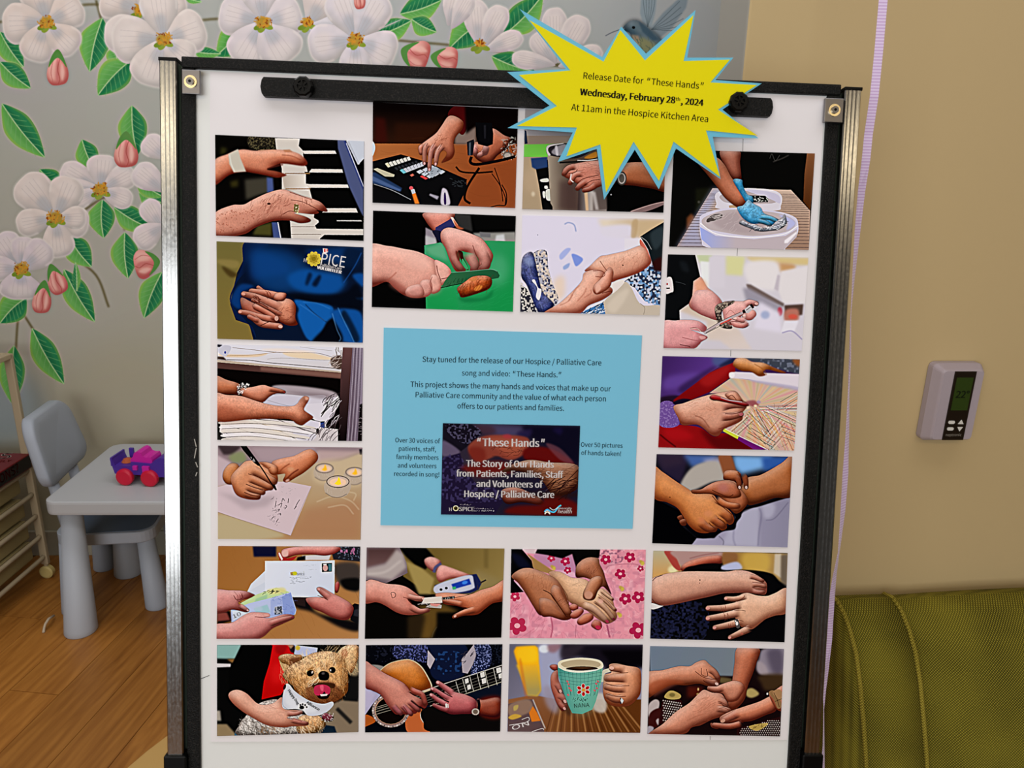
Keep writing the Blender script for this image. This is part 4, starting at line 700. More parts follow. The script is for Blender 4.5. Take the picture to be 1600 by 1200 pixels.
def pic15():   # hands together on a pink floral quilt
    begin(15,'e08ca0')
    gr(100,500,'e492a8',1300,500,'e898a8');ns('90 150 1320 160 1300 960 90 960','f4c0cc',.5,40);ns('90 150 1320 160 1300 960 90 960','c07890',.45,30)
    scat('600 300 1290 180 1290 940 960 940',70,6,60,'c06c88',60,70,.45);scat('900 180 1290 180 1290 940 960 940',50,6,50,'f8ccd4',20,70,.5);scat('100 600 460 740 460 940 100 940',26,7,110,'c46c80',-60,30,.5);scat('470 800 940 820 940 940 480 940',20,7,80,'c87488',60,50,.5)
    b('bc84a8','320 200 640 200 680 380 640 410 480 330 380 290',6);b('e4b0c8','500 350 660 360 680 410 600 410',8)
    ns('890 160 1100 160 1080 280 900 260','5c3050',.5,18)
    def flo(x,y,r,c='b01c4c'):
        for k in range(5): el(x+r*.62*math.cos(k*1.257+.5),y+r*.55*math.sin(k*1.257+.5),r*.42,r*.38,c,k*72)
        el(x,y,r*.3,r*.26,'f0a8b8')
    for x,y,r in ((140,580,46),(160,840,86),(1165,230,50),(950,250,48),(1080,378,50),(1125,600,56),(1240,585,58),(1240,880,80),(590,265,44),(465,238,36),(610,345,34),(1260,330,30)): flo(x,y,r,'b82850' if x<500 else 'b01c4c')
    for x,y in ((1090,505),(1070,740),(480,320),(1270,275)): el(x,y,28,16,'b8a038',40,3,.8);el(x+8,y+10,14,20,'d0bc50',20,3,.8)
    ln('950 330 1000 300 1200 290 1300 330',8,'a85870',.6,3);ln('460 760 475 860 460 945',9,'982c50',.7,3);ln('960 830 975 900 985 945',14,'903058',.7,5);ln('685 830 680 945',4,'a85c70',.7)
    p('050506','100 150 200 155 290 260 310 340 240 330 150 360 130 440 220 540 95 550');p('060606','260 150 900 155 890 235 740 250 690 340 650 200 560 240 430 210 300 190',2);b('0c1028','110 200 200 220 290 330 180 320',16,.8);p('d8c0c8','200 155 340 155 320 200 240 190',3)
    b('a07c48','250 200 330 250 480 350 560 400 420 370 310 330 290 260',3)
    fl('440 370 540 360 640 410 740 420 800 450 850 520 930 510 1000 580 1030 690 1050 760 1020 800 960 820 880 780 760 690 660 650 600 600 540 500','dcac84','7c4c34',70,lit=.3)
    fg('900 520 960 570 1010 605',34,26,'dcb090','5c0c24');fg('880 560 960 630 1035 700',40,28,'dcac8c','5c0c24');fg('840 600 940 680 1020 780',56,34,'e0b494','6c1030');fg('720 650 840 690 960 800',74,46,'e4b898','b03050')
    el(905,620,24,20,'e8b0a0',30,5,.7);ln('850 620 930 690 1000 770',6,'8c5c40',.7);ln('880 560 960 620 1010 680',5,'7c4c34',.7);scat('560 430 780 440 760 560 620 560',20,4,70,'a87c64',10,40,.4);ln('540 470 600 560 620 640',7,'6c3c20',.7);ln('640 600 720 640 760 630',5,'a86c54',.6)
    fl('700 290 780 235 880 240 895 290 930 360 950 430 1000 560 960 520 920 490 880 530 850 600 800 615 750 590 760 520 820 440 760 410 690 410 680 360','a05c3c','3c180c',55);fl('820 420 900 400 920 460 870 540 840 600 790 612 752 590 760 530','b06c48','50200f',40);b('c89078','760 550 800 530 835 560 815 600 770 595',2);scat('780 330 860 320 860 400 800 410',10,4,60,'602c1c',-60,10,.6)
    fl('110 400 180 340 260 325 340 345 440 390 520 440 580 540 610 620 640 700 650 760 600 790 520 770 440 740 360 745 300 660 240 560 170 460','a86440','4c1c0e',75);fl('480 480 540 500 580 590 640 700 640 750 590 740 520 650 460 560','b47050','50200f',40,out=.3);fl('360 600 480 620 560 720 610 780 560 790 460 760 380 750','a05c3c','4c1c0e',45,out=.3)
    ln('390 520 460 560 530 660 600 760',8,'381208',.8);fl('622 670 660 645 700 660 700 690 650 705','b45c48','5c1c14',22);fl('635 740 680 700 740 690 750 720 700 770 650 775','b05844','5c1c14',28);fl('695 800 750 740 820 730 840 770 800 810 720 835','b45c40','5c1c14',30);fl('820 840 850 790 900 800 915 850 880 880','a84c3c','5c1c14',28);el(882,855,26,18,'b82848',20)
    scat('240 380 420 400 480 480 300 520',26,3,60,'7c4028',-60,40,.4);scat('530 600 600 620 600 660 540 640',8,4,50,'602c1c',-40,12,.6)
def pic16():   # two hands on a dark jacket
    begin(16,'060608')
    gr(110,180,'b8b090',110,380,'d0a060','100 160 360 165 380 360 200 400 100 440',blur=12);el(290,340,44,36,'e8e0b0',0,12);b('a84038','215 175 290 172 360 320 350 350 300 320 240 230',5)
    b('b08c88','290 172 730 182 720 240 560 250 380 310 330 250',10);fl('360 320 420 270 560 225 720 215 730 280 640 290 500 330 420 360 370 350','b0543c','5c1c14',40,out=.2,blur=5);ln('440 240 560 210 700 190',10,'905858',.6,6)
    gr(740,0,'a07830',1320,0,'b09058','740 180 1325 195 1310 480 1240 440 1180 380 1000 345 860 345 740 300',blur=8);b('8c6038','740 190 860 190 850 290 740 290',14);b('b8c0e4','720 310 860 270 910 330 800 345 730 340',8);b('d8b450','920 200 1140 200 1130 360 940 345',24,.7);p('d4ccc0','1200 200 1260 200 1260 420 1190 370',10,.8);p('5c5450','1255 210 1320 200 1310 500 1250 440',12,.8)
    b('060608','380 360 500 300 640 285 720 300 740 345 1000 345 1180 385 1250 500 1290 620 1290 1000 90 960 100 690 400 640',3);ns('100 690 560 640 560 960 90 950','1a1e3c',.8,18,.4,.7);ns('150 690 450 650 430 950 100 950','262a50',.5,14,.55,.7)
    b('dcd8d8','100 640 150 650 210 660 140 690 100 690')
    fl('95 440 200 385 380 358 560 355 760 358 860 345 960 355 1050 395 1110 440 1130 480 1120 555 1060 560 960 545 820 548 740 552 620 580 480 610 320 645 200 662 130 640 95 610','d09880','70382c',80);fg('960 400 1020 410 1090 440',44,34,'cc8870');fg('980 480 1050 475 1115 490',44,34,'cc8870');fg('980 520 1040 540 1100 540',44,30,'cc8474');ln('1000 500 1060 508 1110 515',5,'6c2c24',.8);ln('1000 450 1060 460 1100 462',5,'6c2c24',.7)
    el(532,433,6,6,'5c3028');el(530,460,4,4,'6c3c30');ln('110 440 140 410 200 388',6,'241410',.8);ln('105 600 140 640 200 660',5,'241410',.7)
    F='dca488'
    fl('1310 510 1200 550 1130 575 1040 570 960 548 900 560 870 600 840 650 830 720 880 830 940 860 1000 870 1080 810 1120 780 1200 750 1310 715','dca888','7c4430',75)
    fg('960 570 860 600 765 598',56,36,F,'e8a8a0');fg('920 650 760 680 605 685',70,46,F,'e09c98');fg('900 720 760 750 605 775',72,46,F,'e09c98');fg('920 800 800 830 665 858',70,42,F,'e09c98');fg('1000 850 900 900 800 945',72,38,F,'e09c98')
    for q in ('860 625 920 590 930 570','840 705 900 700 940 710','880 790 920 800','900 850 960 850 1000 860'): ln(q,5,'5c281c',.8)
    scat('720 660 760 660 760 700 720 700',8,3,34,'7c3c2c',80,20,.7);scat('740 735 780 735 780 780 740 780',8,3,34,'7c3c2c',80,20,.7);scat('790 815 830 815 830 850 790 850',8,3,30,'7c3c2c',80,20,.7);el(905,910,14,10,'b05c4c',0,3,.8);ln('1140 760 1180 720 1220 700',7,'a86c58',.5,4)
    b('4c4848','840 792 872 785 888 850 860 858');el(862,820,12,18,'f4f4f4');el(850,800,6,8,'f0f0f0')
def pic17():   # small terrier with a bandana
    begin(17,'060606')
    p('84b0ac','105 150 365 150 340 250 300 280 105 275',8);p('8c6434','200 280 330 280 300 330 240 310',10);p('ccc8cc','105 318 235 322 235 350 105 355',6);p('8c7858','105 860 200 860 280 950 260 975 105 975',10);p('a0988c','100 740 140 740 150 830 100 830',10)
    p('040404','330 150 620 150 520 640 480 690 320 560 220 570 210 400',6);gr(600,150,'c80c10',560,640,'b40404','610 150 760 150 800 240 760 400 740 520 680 600 510 640 530 480 580 320');b('e82020','600 360 720 300 730 440 620 500',40,.5);b('700408','640 160 740 150 700 240 640 220',16,.5)
    p('b8c0e0','805 155 1010 180 1000 240 860 260 800 235');el(832,180,22,22,'c8b040',0,3);b('281418','760 170 805 160 800 220 770 215',4);p('a87c5c','740 155 800 155 770 190',6)
    p('0a0a0a','1010 155 1380 155 1370 440 1290 560 1100 780 1250 600',4);b('80705c','1130 690 1370 640 1370 935 1150 935 1070 860',10);ln('1180 720 1260 800 1310 850',34,'141414',.9,8);p('101010','1270 450 1370 440 1370 660 1240 650',8);b('8c7c60','1290 350 1370 300 1370 420 1300 420',14)
    p('1c5c80','270 940 310 890 330 960 270 960',5);p('0c1c2c','1020 860 1160 880 1180 940 1000 940',6)
    fl('310 870 360 800 480 680 640 640 700 700 860 770 1000 790 1080 860 1060 900 980 945 330 965','a8a4a0','3c3430',60,tex=.25);scat('330 820 520 860 560 940 340 940',70,6,50,'e0dcd8',60,60,.6);scat('330 820 520 860 560 940 340 940',50,6,50,'403830',60,60,.6)
    fl('860 790 1000 780 1080 850 1050 900 960 945 840 940 820 860','b88450','50300f',50,tex=.2);scat('840 800 1060 820 1020 930 840 930',60,6,50,'e8d0a8',70,50,.6);scat('500 900 640 890 620 945 500 945',26,6,50,'8c5c30',70,50,.6);scat('600 900 900 880 900 940 600 940',40,6,50,'e8e0d4',70,50,.6)
    fl('215 610 235 570 300 555 380 590 480 680 600 680 690 620 700 700 720 730 800 735 870 740 850 775 760 790 740 810 840 830 925 850 900 875 780 880 700 890 560 870 440 810 330 740 250 670','d89c84','80402e',65);fg('760 820 840 840 915 855',50,30,'cc8070');fg('720 760 800 770 860 755',50,30,'d08878');ln('740 805 800 815 870 835',6,'7c2c28',.7);scat('500 700 700 690 720 780 560 800',14,4,60,'b87060',10,20,.5)
    b('c8a070','665 260 740 238 800 240 870 250 830 340 760 420 700 380');fl('660 265 720 236 800 240 872 256 860 300 800 360 740 330 690 310','c08c58','5c340f',35,tex=.15);b('5c2c18','760 280 850 270 800 350 770 340',8,.8)
    fl('1180 240 1250 165 1360 160 1375 240 1330 380 1290 400 1220 320','d8ac78','6c401f',45,tex=.15);b('b06848','1210 230 1260 190 1275 240 1250 280',6,.8)
    fl('740 480 700 420 780 330 860 290 960 230 1100 210 1200 240 1270 330 1280 480 1275 570 1200 640 1100 680 1000 680 900 650 820 580 790 520','c8945c','5c300f',95,tex=.2,lit=.3)
    for (x0,y0,x1,y1,a0,n,c) in ((690,330,800,500,70,50,'e8c490'),(690,330,800,500,60,30,'6c4420'),(880,230,1080,340,70,60,'f0d4a4'),(1080,180,1330,260,-60,70,'ecca98'),(1250,260,1370,400,60,50,'ecc890'),(1180,280,1280,560,75,60,'e0b47c'),(820,380,960,600,60,70,'e4b880'),(1040,230,1160,340,90,30,'f4e0bc'),(820,420,940,620,60,40,'744414'),(1150,420,1270,620,80,40,'8c5824'),(1100,180,1300,300,-60,26,'7c5428'),(700,260,860,330,20,26,'5c3814')):
        scat([(x0,y0),(x1,y0),(x1,y1),(x0,y1)],n,5,56,c,a0,24,.6)
    b('6c381c','900 560 960 500 1040 480 1120 480 1200 540 1230 600 1180 660 1080 680 960 670',12,.75);scat('900 560 1200 540 1180 670 960 670',70,5,44,'3c1c0a',60,70,.6);scat('900 560 1200 540 1180 670 960 670',40,4,40,'a86838',60,70,.6)
    b('2c1408','960 500 1060 490 1160 500 1150 540 1060 520 980 540',6,.8);b('140404','1000 580 1080 560 1120 580 1100 630 1040 636 1010 620');b('b8284c','975 560 990 520 1060 508 1115 530 1120 580 1090 600 1070 570 1040 600 990 600');b('e8607c','1030 520 1060 515 1060 560 1040 560',4,.8);p('f0e8e0','1030 595 1100 590 1090 608 1040 612')
    b('080404','1015 420 1040 390 1090 392 1115 425 1100 465 1060 472 1025 460');b('4c4444','1045 402 1070 398 1070 415 1050 418',3);el(945,405,34,30,'140804',-20);el(940,405,26,23,'000000');el(962,398,7,12,'ffffff',20);el(1140,378,30,28,'140804',20);el(1140,380,22,20,'000000');el(1125,380,6,10,'ffffff');b('f0dcb8','990 380 1020 350 1040 380 1010 400',8,.6);scat('920 350 1000 370 990 400 930 380',14,5,36,'9c6c38',-30,20,.7);scat('930 460 1010 440 1010 480 940 520',10,5,50,'f0dcb8',-45,12,.7)
    b('ccd0dc','725 505 760 510 800 560 880 620 960 660 1060 680 1140 660 1145 700 1060 770 930 785 880 740 830 725 720 725 692 690 700 600');b('e0e4ec','740 560 860 640 1000 700 960 760 740 690',18,.8);ln('700 600 700 690 740 725',5,'8c90a0',.7)
    for (x,y,rx,ry) in ((868,712,22,17),(856,690,8,10),(876,684,8,10),(898,690,8,10),(912,708,8,9)): el(x,y,rx,ry,'0c0c0c')
    fl('1050 780 1080 760 1110 770 1150 790 1140 830 1090 835 1055 820','5c1424','200408',16);scat('1050 760 1150 770 1150 830 1050 830',24,4,16,'e0d8d8',30,80,.9);el(715,530,12,26,'381018',20)
def pic18():   # guitar
    begin(18,'06060a')
    p('05060c','60 150 1290 140 1280 940 60 940');b('181c34','335 160 600 155 620 290 560 280 330 270',6);ns('335 155 600 150 620 300 520 300 330 270','5c64a8',.8,10,.5,.75);ns('70 160 320 160 320 290 100 290','24283c',.5,14,.6,.8)
    b('0c1430','620 155 950 150 960 400 780 480 650 420 640 200',6);ns('680 240 900 220 910 400 700 400','1c3c70',.9,22,.6,.75);p('b0a8b4','620 200 685 280 640 370 615 330');p('a8a0ac','1030 150 970 230 920 280 930 400 975 410 1040 300 1060 200');scat('940 220 1020 220 1000 320 940 320',10,5,40,'302c38',-30,40,.8)
    b('141c3c','1040 150 1170 150 1180 330 1060 420 1000 400 1050 250',4);ns('1040 150 1170 150 1180 330 1060 420 1000 400 1050 250','7c88c0',.8,9,.5,.75);ns('1180 160 1280 160 1280 330 1190 330','1c2438',.6,12)
    b('0c1030','880 780 960 780 930 930 880 920',8);ns('880 780 960 780 930 930 880 920','2c3c8c',.9,14)
    b('0a1020','620 640 1020 560 1260 480 1270 640 1080 640 1060 780 700 770',8);b('8c8884','80 330 190 335 260 370 170 400 100 350',4)
    p('a8a4c4','60 520 200 600 130 680 60 780');p('c0b8d8','60 520 150 600 100 700 60 720',12,.6)
    b('c0b090','180 395 270 320 400 284 480 288 560 340 620 430 660 530 600 580 420 560 200 420');fl('195 395 280 322 400 292 475 296 550 345 612 435 648 530 590 565 540 575 420 550 230 430','c46c20','6c2c08',90,tex=.04,out=0)
    b('a85018','60 780 130 800 150 840 70 880 60 880');b('bc6030','440 760 560 720 560 820 640 930 440 930');ln('580 730 555 770 570 830 650 920',7,'d0c4a4')
    b('0a0808','570 735 760 690 1270 700 1270 930 660 930 580 840')
    el(290,740,168,150,'9c8c88');el(290,740,150,134,'7c6060');el(290,738,142,126,'b08c70');el(290,740,136,120,'0a0504')
    for k in range(26): t=k*.2416;el(290+159*math.cos(t),740+142*math.sin(t),8,6,'e4e0e0' if k%2 else '504848',math.degrees(t))
    for y in (700,716,738,762): ln([(130,y+20),(300,y-30),(640,y-120)],4,'a8a090',.8)
    p('0c0a0c','560 590 800 500 1290 330 1290 480 640 700 600 690');ln('560 572 800 490 1290 332',6,'d0c8b0');ln('640 700 900 610 1290 480',5,'b0a890')
    for j in range(4): ln([(600,610+j*22),(900,505+j*26),(1290,365+j*30)],3,'8c887c',.7)
    for x,y,hh in ((870,480,110),(930,458,120),(995,435,130),(1060,412,140),(1130,388,150),(1205,362,150)): ln([(x,y),(x+16,y+hh*.5),(x+34,y+hh)],5,'c8c4b0',.9)
    for x,y,w,h in ((965,475,30,40),(985,530,30,40),(1105,420,36,44),(1118,475,36,44),(1250,380,40,44),(1265,430,30,40)): p('d0d0cc',[(x-w/2,y-h/2+6),(x+w/2,y-h/2-6),(x+w/2+6,y+h/2-6),(x-w/2+6,y+h/2+6)])
    b('5c1008','1080 640 1270 620 1270 800 1100 790',20)
    F='c0646c'
    fl('60 310 130 340 240 410 380 480 440 530 470 590 560 640 610 690 590 720 540 700 520 760 470 770 440 778 390 770 330 770 260 690 200 600 120 560 60 520','c47868','5c1c18',75);fg('440 540 500 570 570 600 600 680',60,40,'b85c50');fg('440 640 500 700 540 735',60,40,'b86460');fg('380 680 430 730 470 770',52,40,'b46468');fg('300 680 350 740 380 765',50,36,'b06068')
    ln('420 510 480 570 560 600',9,'6c2418',.7,2);ln('470 650 520 690 560 720',12,'1c0808',.9,2);ln('400 700 430 740 440 770',6,'5c1c1c',.8)
    fl('780 560 880 580 960 600 1040 640 1060 700 1040 760 920 770 820 770 740 720 760 640','b45458','50141a',60);fg('860 600 780 540 710 490',60,36,F,'e8b0b0');fg('830 640 740 590 660 545',56,34,F,'e0a8a8');fg('800 690 720 650 650 600',50,32,F,'e0a8a8');fg('820 740 740 720 675 690',48,30,'a84c54')
    ln('700 540 780 590 840 620',8,'1c0404',.9);ln('690 580 760 640 810 665',12,'140404',.9);ln('670 650 730 690 790 700',6,'3c0c10',.8);p('d8d0cc','775 678 790 675 795 712 780 715');p('d8d0cc','795 680 804 680 806 714 798 714')
    fl('1060 640 1110 645 1260 630 1260 790 1120 790 1060 760','802c18','30080a',50,out=.2,blur=3);ln('1070 640 1078 700 1060 780',26,'140c10');el(1045,750,34,30,'b0a49c');el(1045,750,22,20,'6c5c50')
def pic19():   # coffee mug
    begin(19,'4c4450')
    gr(100,160,'5c5c70',600,500,'8c88a0');b('a0a4c4','350 150 540 150 560 500 400 620 340 400',30);el(400,190,48,36,'dce4f0',0,10);b('8c6068','440 150 560 150 500 220 440 210',16,.8);p('14101a','560 140 1300 140 1300 360 960 400 900 300 700 260 560 270',26);b('302834','560 180 760 150 640 280 560 290',24,.8);p('060408','900 200 1300 200 1300 340 1000 330',20)
    gr(300,600,'8c5a38',900,920,'5c3010','80 640 300 600 520 640 1000 640 1280 640 1270 960 80 960',blur=6)
    for k in range(28): x=420+k*32;ln([(640+(x-640)*.7,690),(x,930)],6+k%4*3,['3c1c08','a87444','6c4018','c08c54'][k%4],.6,2)
    b('9890a4','400 520 520 560 520 760 440 720 400 620',26,.8);gr(130,0,'f0a010',340,0,'f8b818','130 210 150 170 320 160 345 180 372 560 340 610 250 600 200 460',blur=8);gr(250,300,'f8b820',250,560,'a89858','150 330 350 330 372 560 340 610 250 605 210 470',1,12);b('ffd820','150 190 320 180 330 300 190 310',20,.6);b('c85c1c','180 310 200 300 250 600 220 580',8,.4)
    b('ccc4bc','840 600 930 590 960 700 930 760 850 740 830 690',12,.9)
    p('5c4648','80 680 250 640 300 640 400 900 400 930 75 930');b('8c7060','90 690 260 640 290 740 110 800',10);b('c8a040','80 800 140 770 200 790 120 820',4);b('c8b458','130 700 170 690 160 730 130 740',6,.7);p('d87820','265 760 300 700 340 760 370 830 290 840',5);ln('300 640 350 760 410 900',9,'c8ccd0',.9,2);ln('200 820 260 800 250 840 90 870',5,'e4e0dc');ln('290 928 380 900 400 912',5,'e4e0dc')
    b('2c1410','560 520 640 600 640 780 580 740 560 640',16,.6)
    fl('450 350 470 330 520 335 525 385 480 380','a8483c','4c140f',24);fl('465 420 520 380 530 470 560 540 560 580 600 620 605 680 600 720 560 745 520 690 490 620 460 520','b46450','5c201a',45);fg('500 480 530 530 545 565',56,44,'c47468','e8b8b0');fg('510 590 560 620 585 655',60,46,'c47468','e8b8b0');fg('520 660 550 690 580 720',44,40,'b86458','e0a8a0')
    ln('990 375 930 400 930 460 900 470',34,'d4ccb8');
    fl('980 335 1040 320 1140 340 1240 360 1265 420 1262 560 1240 620 1170 690 1080 705 990 690 940 640 925 560 930 480 940 420 1000 400','d89068','6c3018',85);fg('1140 370 1060 365 1005 360',76,56,'d89470','ecc0b0');fg('1160 450 1040 450 960 455',84,54,'d8906c');fg('1150 540 1040 545 955 530',80,52,'d48c68');fg('1130 625 1040 640 970 610',80,50,'cc845f')
    for q in ('1010 405 1080 405 1150 400','950 500 1040 520 1160 518','950 590 1050 615 1130 612'): ln(q,6,'5c2410',.8)
    ln('1080 625 1088 655 1080 680',12,'303038');p('c8ccd4','1090 625 1110 650 1095 680 1080 650')
    gr(520,0,'3c8c84',930,0,'6cb098','520 330 925 335 910 480 860 660 830 730 740 770 650 762 620 700 560 540 525 420');b('70b8a8','560 400 900 400 870 560 800 740 660 740 600 580',50,.6)
    for k in range(11): x=545+k*36;ln([(x,380-abs(k-5)*3),(x+(730-x)*.04,440),(x+(730-x)*.2,610)],3,'245c58',.6)
    for y in (410,440,472,500): ln([(528+(y-400)*.12,y-14),(725,y+12),(918-(y-400)*.1,y-14)],3,'245c58',.6)
    b('e4dcc0','522 330 560 290 720 268 880 285 928 330 900 370 720 396 560 370');b('b8a888','550 325 600 300 720 285 860 300 905 330 860 358 720 372 600 358');b('2c1810','595 370 640 352 740 345 850 352 870 370 720 384');b('5c3a20','640 356 740 350 830 358 740 366',4,.8)
    ln('525 350 600 385 720 398 860 380 925 345',8,'f0e8d4')
    for k in range(6): t=k*1.047+.5;el(750+42*math.cos(t),556+36*math.sin(t),23,18,'e8e0d8',math.degrees(t));el(750+42*math.cos(t),556+36*math.sin(t),19,14,'b01820',math.degrees(t))
    el(752,556,18,15,'d89040')
    for q in ('600 480 620 520 640 600','880 460 870 520 850 600'): ln(q,4,'2c5c54')
    for x,y in ((608,480),(618,505),(625,540),(640,560),(615,600),(880,480),(865,500),(870,540),(850,560)): el(x,y,12,8,'b86c70',40)
    scat('670 625 805 620 805 650 670 655',16,4,16,'1c2c2c',0,80,.9)
def pic20():   # hands joined over a printed blanket
    begin(20,'140a0c')
    gr(100,170,'6c7c90',800,400,'74808c','80 160 870 170 840 440 90 420',blur=4);p('14080a','60 420 1290 440 1260 990 60 960',10);p('6c3428','100 400 300 380 420 480 300 520 120 620',14,.6)
    b('8c8494','1100 190 1300 190 1290 420 1130 430 1040 380 1060 280',12);b('4c4458','1130 210 1260 200 1270 400 1180 400',30,.8);b('a89ca4','1040 300 1110 330 1140 420 1060 410',12,.8)
    b('6c5c38','710 440 820 460 800 500 710 490',14,.9);b('3c2a18','1060 430 1280 420 1260 540 1120 560 1080 500',20);b('b09c60','945 560 1000 540 1060 590 1000 625 950 610',8);p('50140c','420 520 560 530 560 620 420 620',20,.9);el(517,550,7,14,'d8b878',0,3);el(530,600,30,14,'b89858',20,6)
    b('b8acac','75 690 130 640 170 660 160 730 110 800 75 790',6);b('38100f','90 760 180 720 180 830 140 890 75 870',4);b('b0a4a8','140 830 165 810 160 870',5);b('a49ca8','70 880 120 890 100 940 65 945',6)
    b('2c0c0e','180 760 210 650 350 640 370 700 300 780 180 860')
    for i in range(9):
        for j in range(9):
            x=205+i*19+(j%2)*9;y=650+j*22+i*3
            if x<362-(j-3)*14: el(x,y,5,6,'c8a8a0')
    b('b49c58','215 620 250 570 300 565 360 600 350 632 280 640');el(285,600,26,18,'6c6030',0,4,.8)
    p('240a0c','860 900 1260 790 1250 985 860 975')
    for i in range(20):
        for j in range(9):
            x=890+i*19+(j%2)*9;y=830+j*18
            if y>905-(x-880)*.3 and x<1245: el(x,y,4.5,4.5,'c0a09c')
    b('b49850','970 880 1120 850 1130 870 1040 920');scat('990 870 1110 860 1040 910',8,4,20,'5c4418',-60,30,.8)
    F='c47858'
    fl('870 180 1060 190 1040 300 1000 420 960 520 930 640 860 720 800 750 780 700 800 600 820 480 840 330','b86444','501c10',75);fl('600 530 660 530 740 500 830 475 900 490 930 540 900 600 860 650 780 660 740 590 680 585 620 560','c47c60','60281a',45);fg('760 530 680 550 620 540',66,46,'c88068')
    fl('60 410 200 380 340 345 440 345 500 310 570 290 620 330 680 380 710 440 705 500 680 522 600 520 520 500 400 515 280 510 160 570 60 620','c07454','50200f',65);fg('560 440 620 470 680 500',70,44,'cc8870','ecc8c0');fg('600 360 660 400 695 450',60,44,'c47c60');ln('545 360 550 420 600 430 590 370',6,'4c180f',.8);ln('490 390 560 440 640 460 680 450',6,'4c180f',.7);ln('560 470 620 510 680 520',6,'4c180f',.8);b('a04828','90 500 240 460 400 490 260 520 100 600',14,.6)
    fl('75 960 200 860 320 750 440 670 520 590 570 555 640 580 720 590 760 640 790 700 800 760 740 790 640 820 540 870 460 890 380 950','c87e62','60281a',75);fg('680 640 740 660 765 700',64,44,'cc8870');fg('660 720 740 730 790 740',60,44,'cc8870');ln('690 655 720 665 770 690',5,'6c2c1c',.8);ln('700 720 750 715 790 735',5,'6c2c1c',.8);scat('480 640 640 620 640 800 460 840',26,4,70,'a05c44',-30,30,.5);ln('420 830 500 790 560 770',7,'a05840',.5,4)
    fl('630 850 700 870 800 860 920 840 1000 830 1120 780 1210 740 1230 640 1190 600 1060 660 940 700 880 720 820 740 720 790 712 830 740 850 700 900 640 890','c47050','4c180f',60);fg('900 750 820 790 740 830',80,56,'c87860','dca890');fg('920 850 800 880 660 870',56,44,'b05c44');ln('780 850 860 830 920 850',6,'4c180f',.8);fl('1150 600 1200 560 1290 520 1280 720 1220 730','b8684c','5c2010',40)
    b('8c6844','1145 580 1190 560 1240 620 1260 700 1225 720 1190 640');b('a47c54','1180 575 1240 550 1280 610 1270 650 1210 620');ln('1190 580 1220 640 1240 710',5,'3c2818',.8);ln('1200 660 1270 630',5,'3c2818',.8);el(1133,590,8,10,'d8dce0')
def picC():   # the dark slide in the middle of the blue sheet (own measuring grid: origin 680,640)
    new(420,283,680,640,1600/240.,[(692,661),(906,665),(901,806),(689,803)],'0c0810',77)
    gr(400,150,'2c2434',900,200,'181428');b('4c4468','440 160 900 170 860 270 760 300 560 250',40,.8);b('3c2430','400 170 560 160 640 230 520 260',30,.8);p('0c0a1c','900 170 1510 180 1500 560 1200 380 1000 290',24);b('241c44','860 230 1000 200 980 280 880 280',20,.8);b('1c1444','1220 200 1320 190 1300 260',20,.6)
    p('14101c','80 140 380 150 490 240 360 360 270 430 80 300',4);ns('100 150 380 155 480 240 360 350 200 300','4c4864',.8,16,.5,.7);b('605470','80 320 260 440 80 480',14,.9);p('1c1430','70 500 260 450 300 600 420 760 680 820 700 960 620 1090 60 1090',8);ns('70 520 260 480 420 760 690 830 700 940 300 960 80 900','3c3460',.7,22,.5,.7)
    b('8c3c2c','340 390 480 280 700 260 960 290 960 420 860 500 760 520 640 480 560 510 440 540',10,.9);b('a4543c','560 300 860 310 940 400 820 480 700 440',26,.7);b('702018','350 400 500 400 520 520 400 540',20,.8);scat('560 400 900 380 860 500 600 500',20,6,70,'3c1410',-20,50,.6);b('a83040','700 270 760 250 800 290 740 300',10,.6)
    b('5c0c0c','940 400 1200 400 1450 570 1200 560 940 520',16);b('6c1008','280 590 600 530 800 560 820 640 500 700 320 640',26,.8);b('6c3c48','1150 350 1300 400 1440 560 1300 520',12,.7)
    fl('700 640 800 570 980 520 1180 545 1480 580 1480 800 1400 860 1240 900 1130 760 1040 690 880 640','7c4a30','2c100a',80,out=.2);scat('1000 560 1450 600 1440 840 1160 800',50,6,120,'3c1c10',-10,40,.6);scat('1000 560 1450 600 1440 840 1160 800',30,5,120,'a87450',-10,40,.5)
    fl('700 830 860 810 1060 900 1130 960 1100 990 900 960 760 980 700 930','7c3828','2c0c08',50,out=.2);b('5c0c08','820 1000 1100 980 1130 900 1300 900 1480 980 1470 1100 760 1080',20,.9);scat('1140 780 1440 700 1420 880 1180 880',20,8,160,'20080a',-30,20,.7)
    b('281008','700 850 1480 860 1480 900 1200 930 800 900',20,.5)
    el(215,1022,30,30,'e8d89c');el(215,1022,20,20,'141008');scat('190 1000 240 1000 240 1045 190 1045',16,3,10,'8c7820',0,90,.8)
    ln('1135 1060 1165 1035 1200 1055 1240 1060 1280 1010 1310 990',16,'4c9cd0');ln('1190 1015 1230 1040 1280 1010',7,'a8d4ec');ln('1138 1082 1165 1060 1195 1082',12,'e0e0b8');ln('1140 1065 1165 1045 1195 1068',6,'f0f0e0')
    for x0,x1,y in ((418,580,1026),(418,606,1048),(260,370,985)): scat([(x0,y-4),(x1,y-4),(x1,y+4),(x0,y+4)],int((x1-x0)/6),3,10,'9c949c' if y<1040 else 'd8d4d8',0,80,.8)
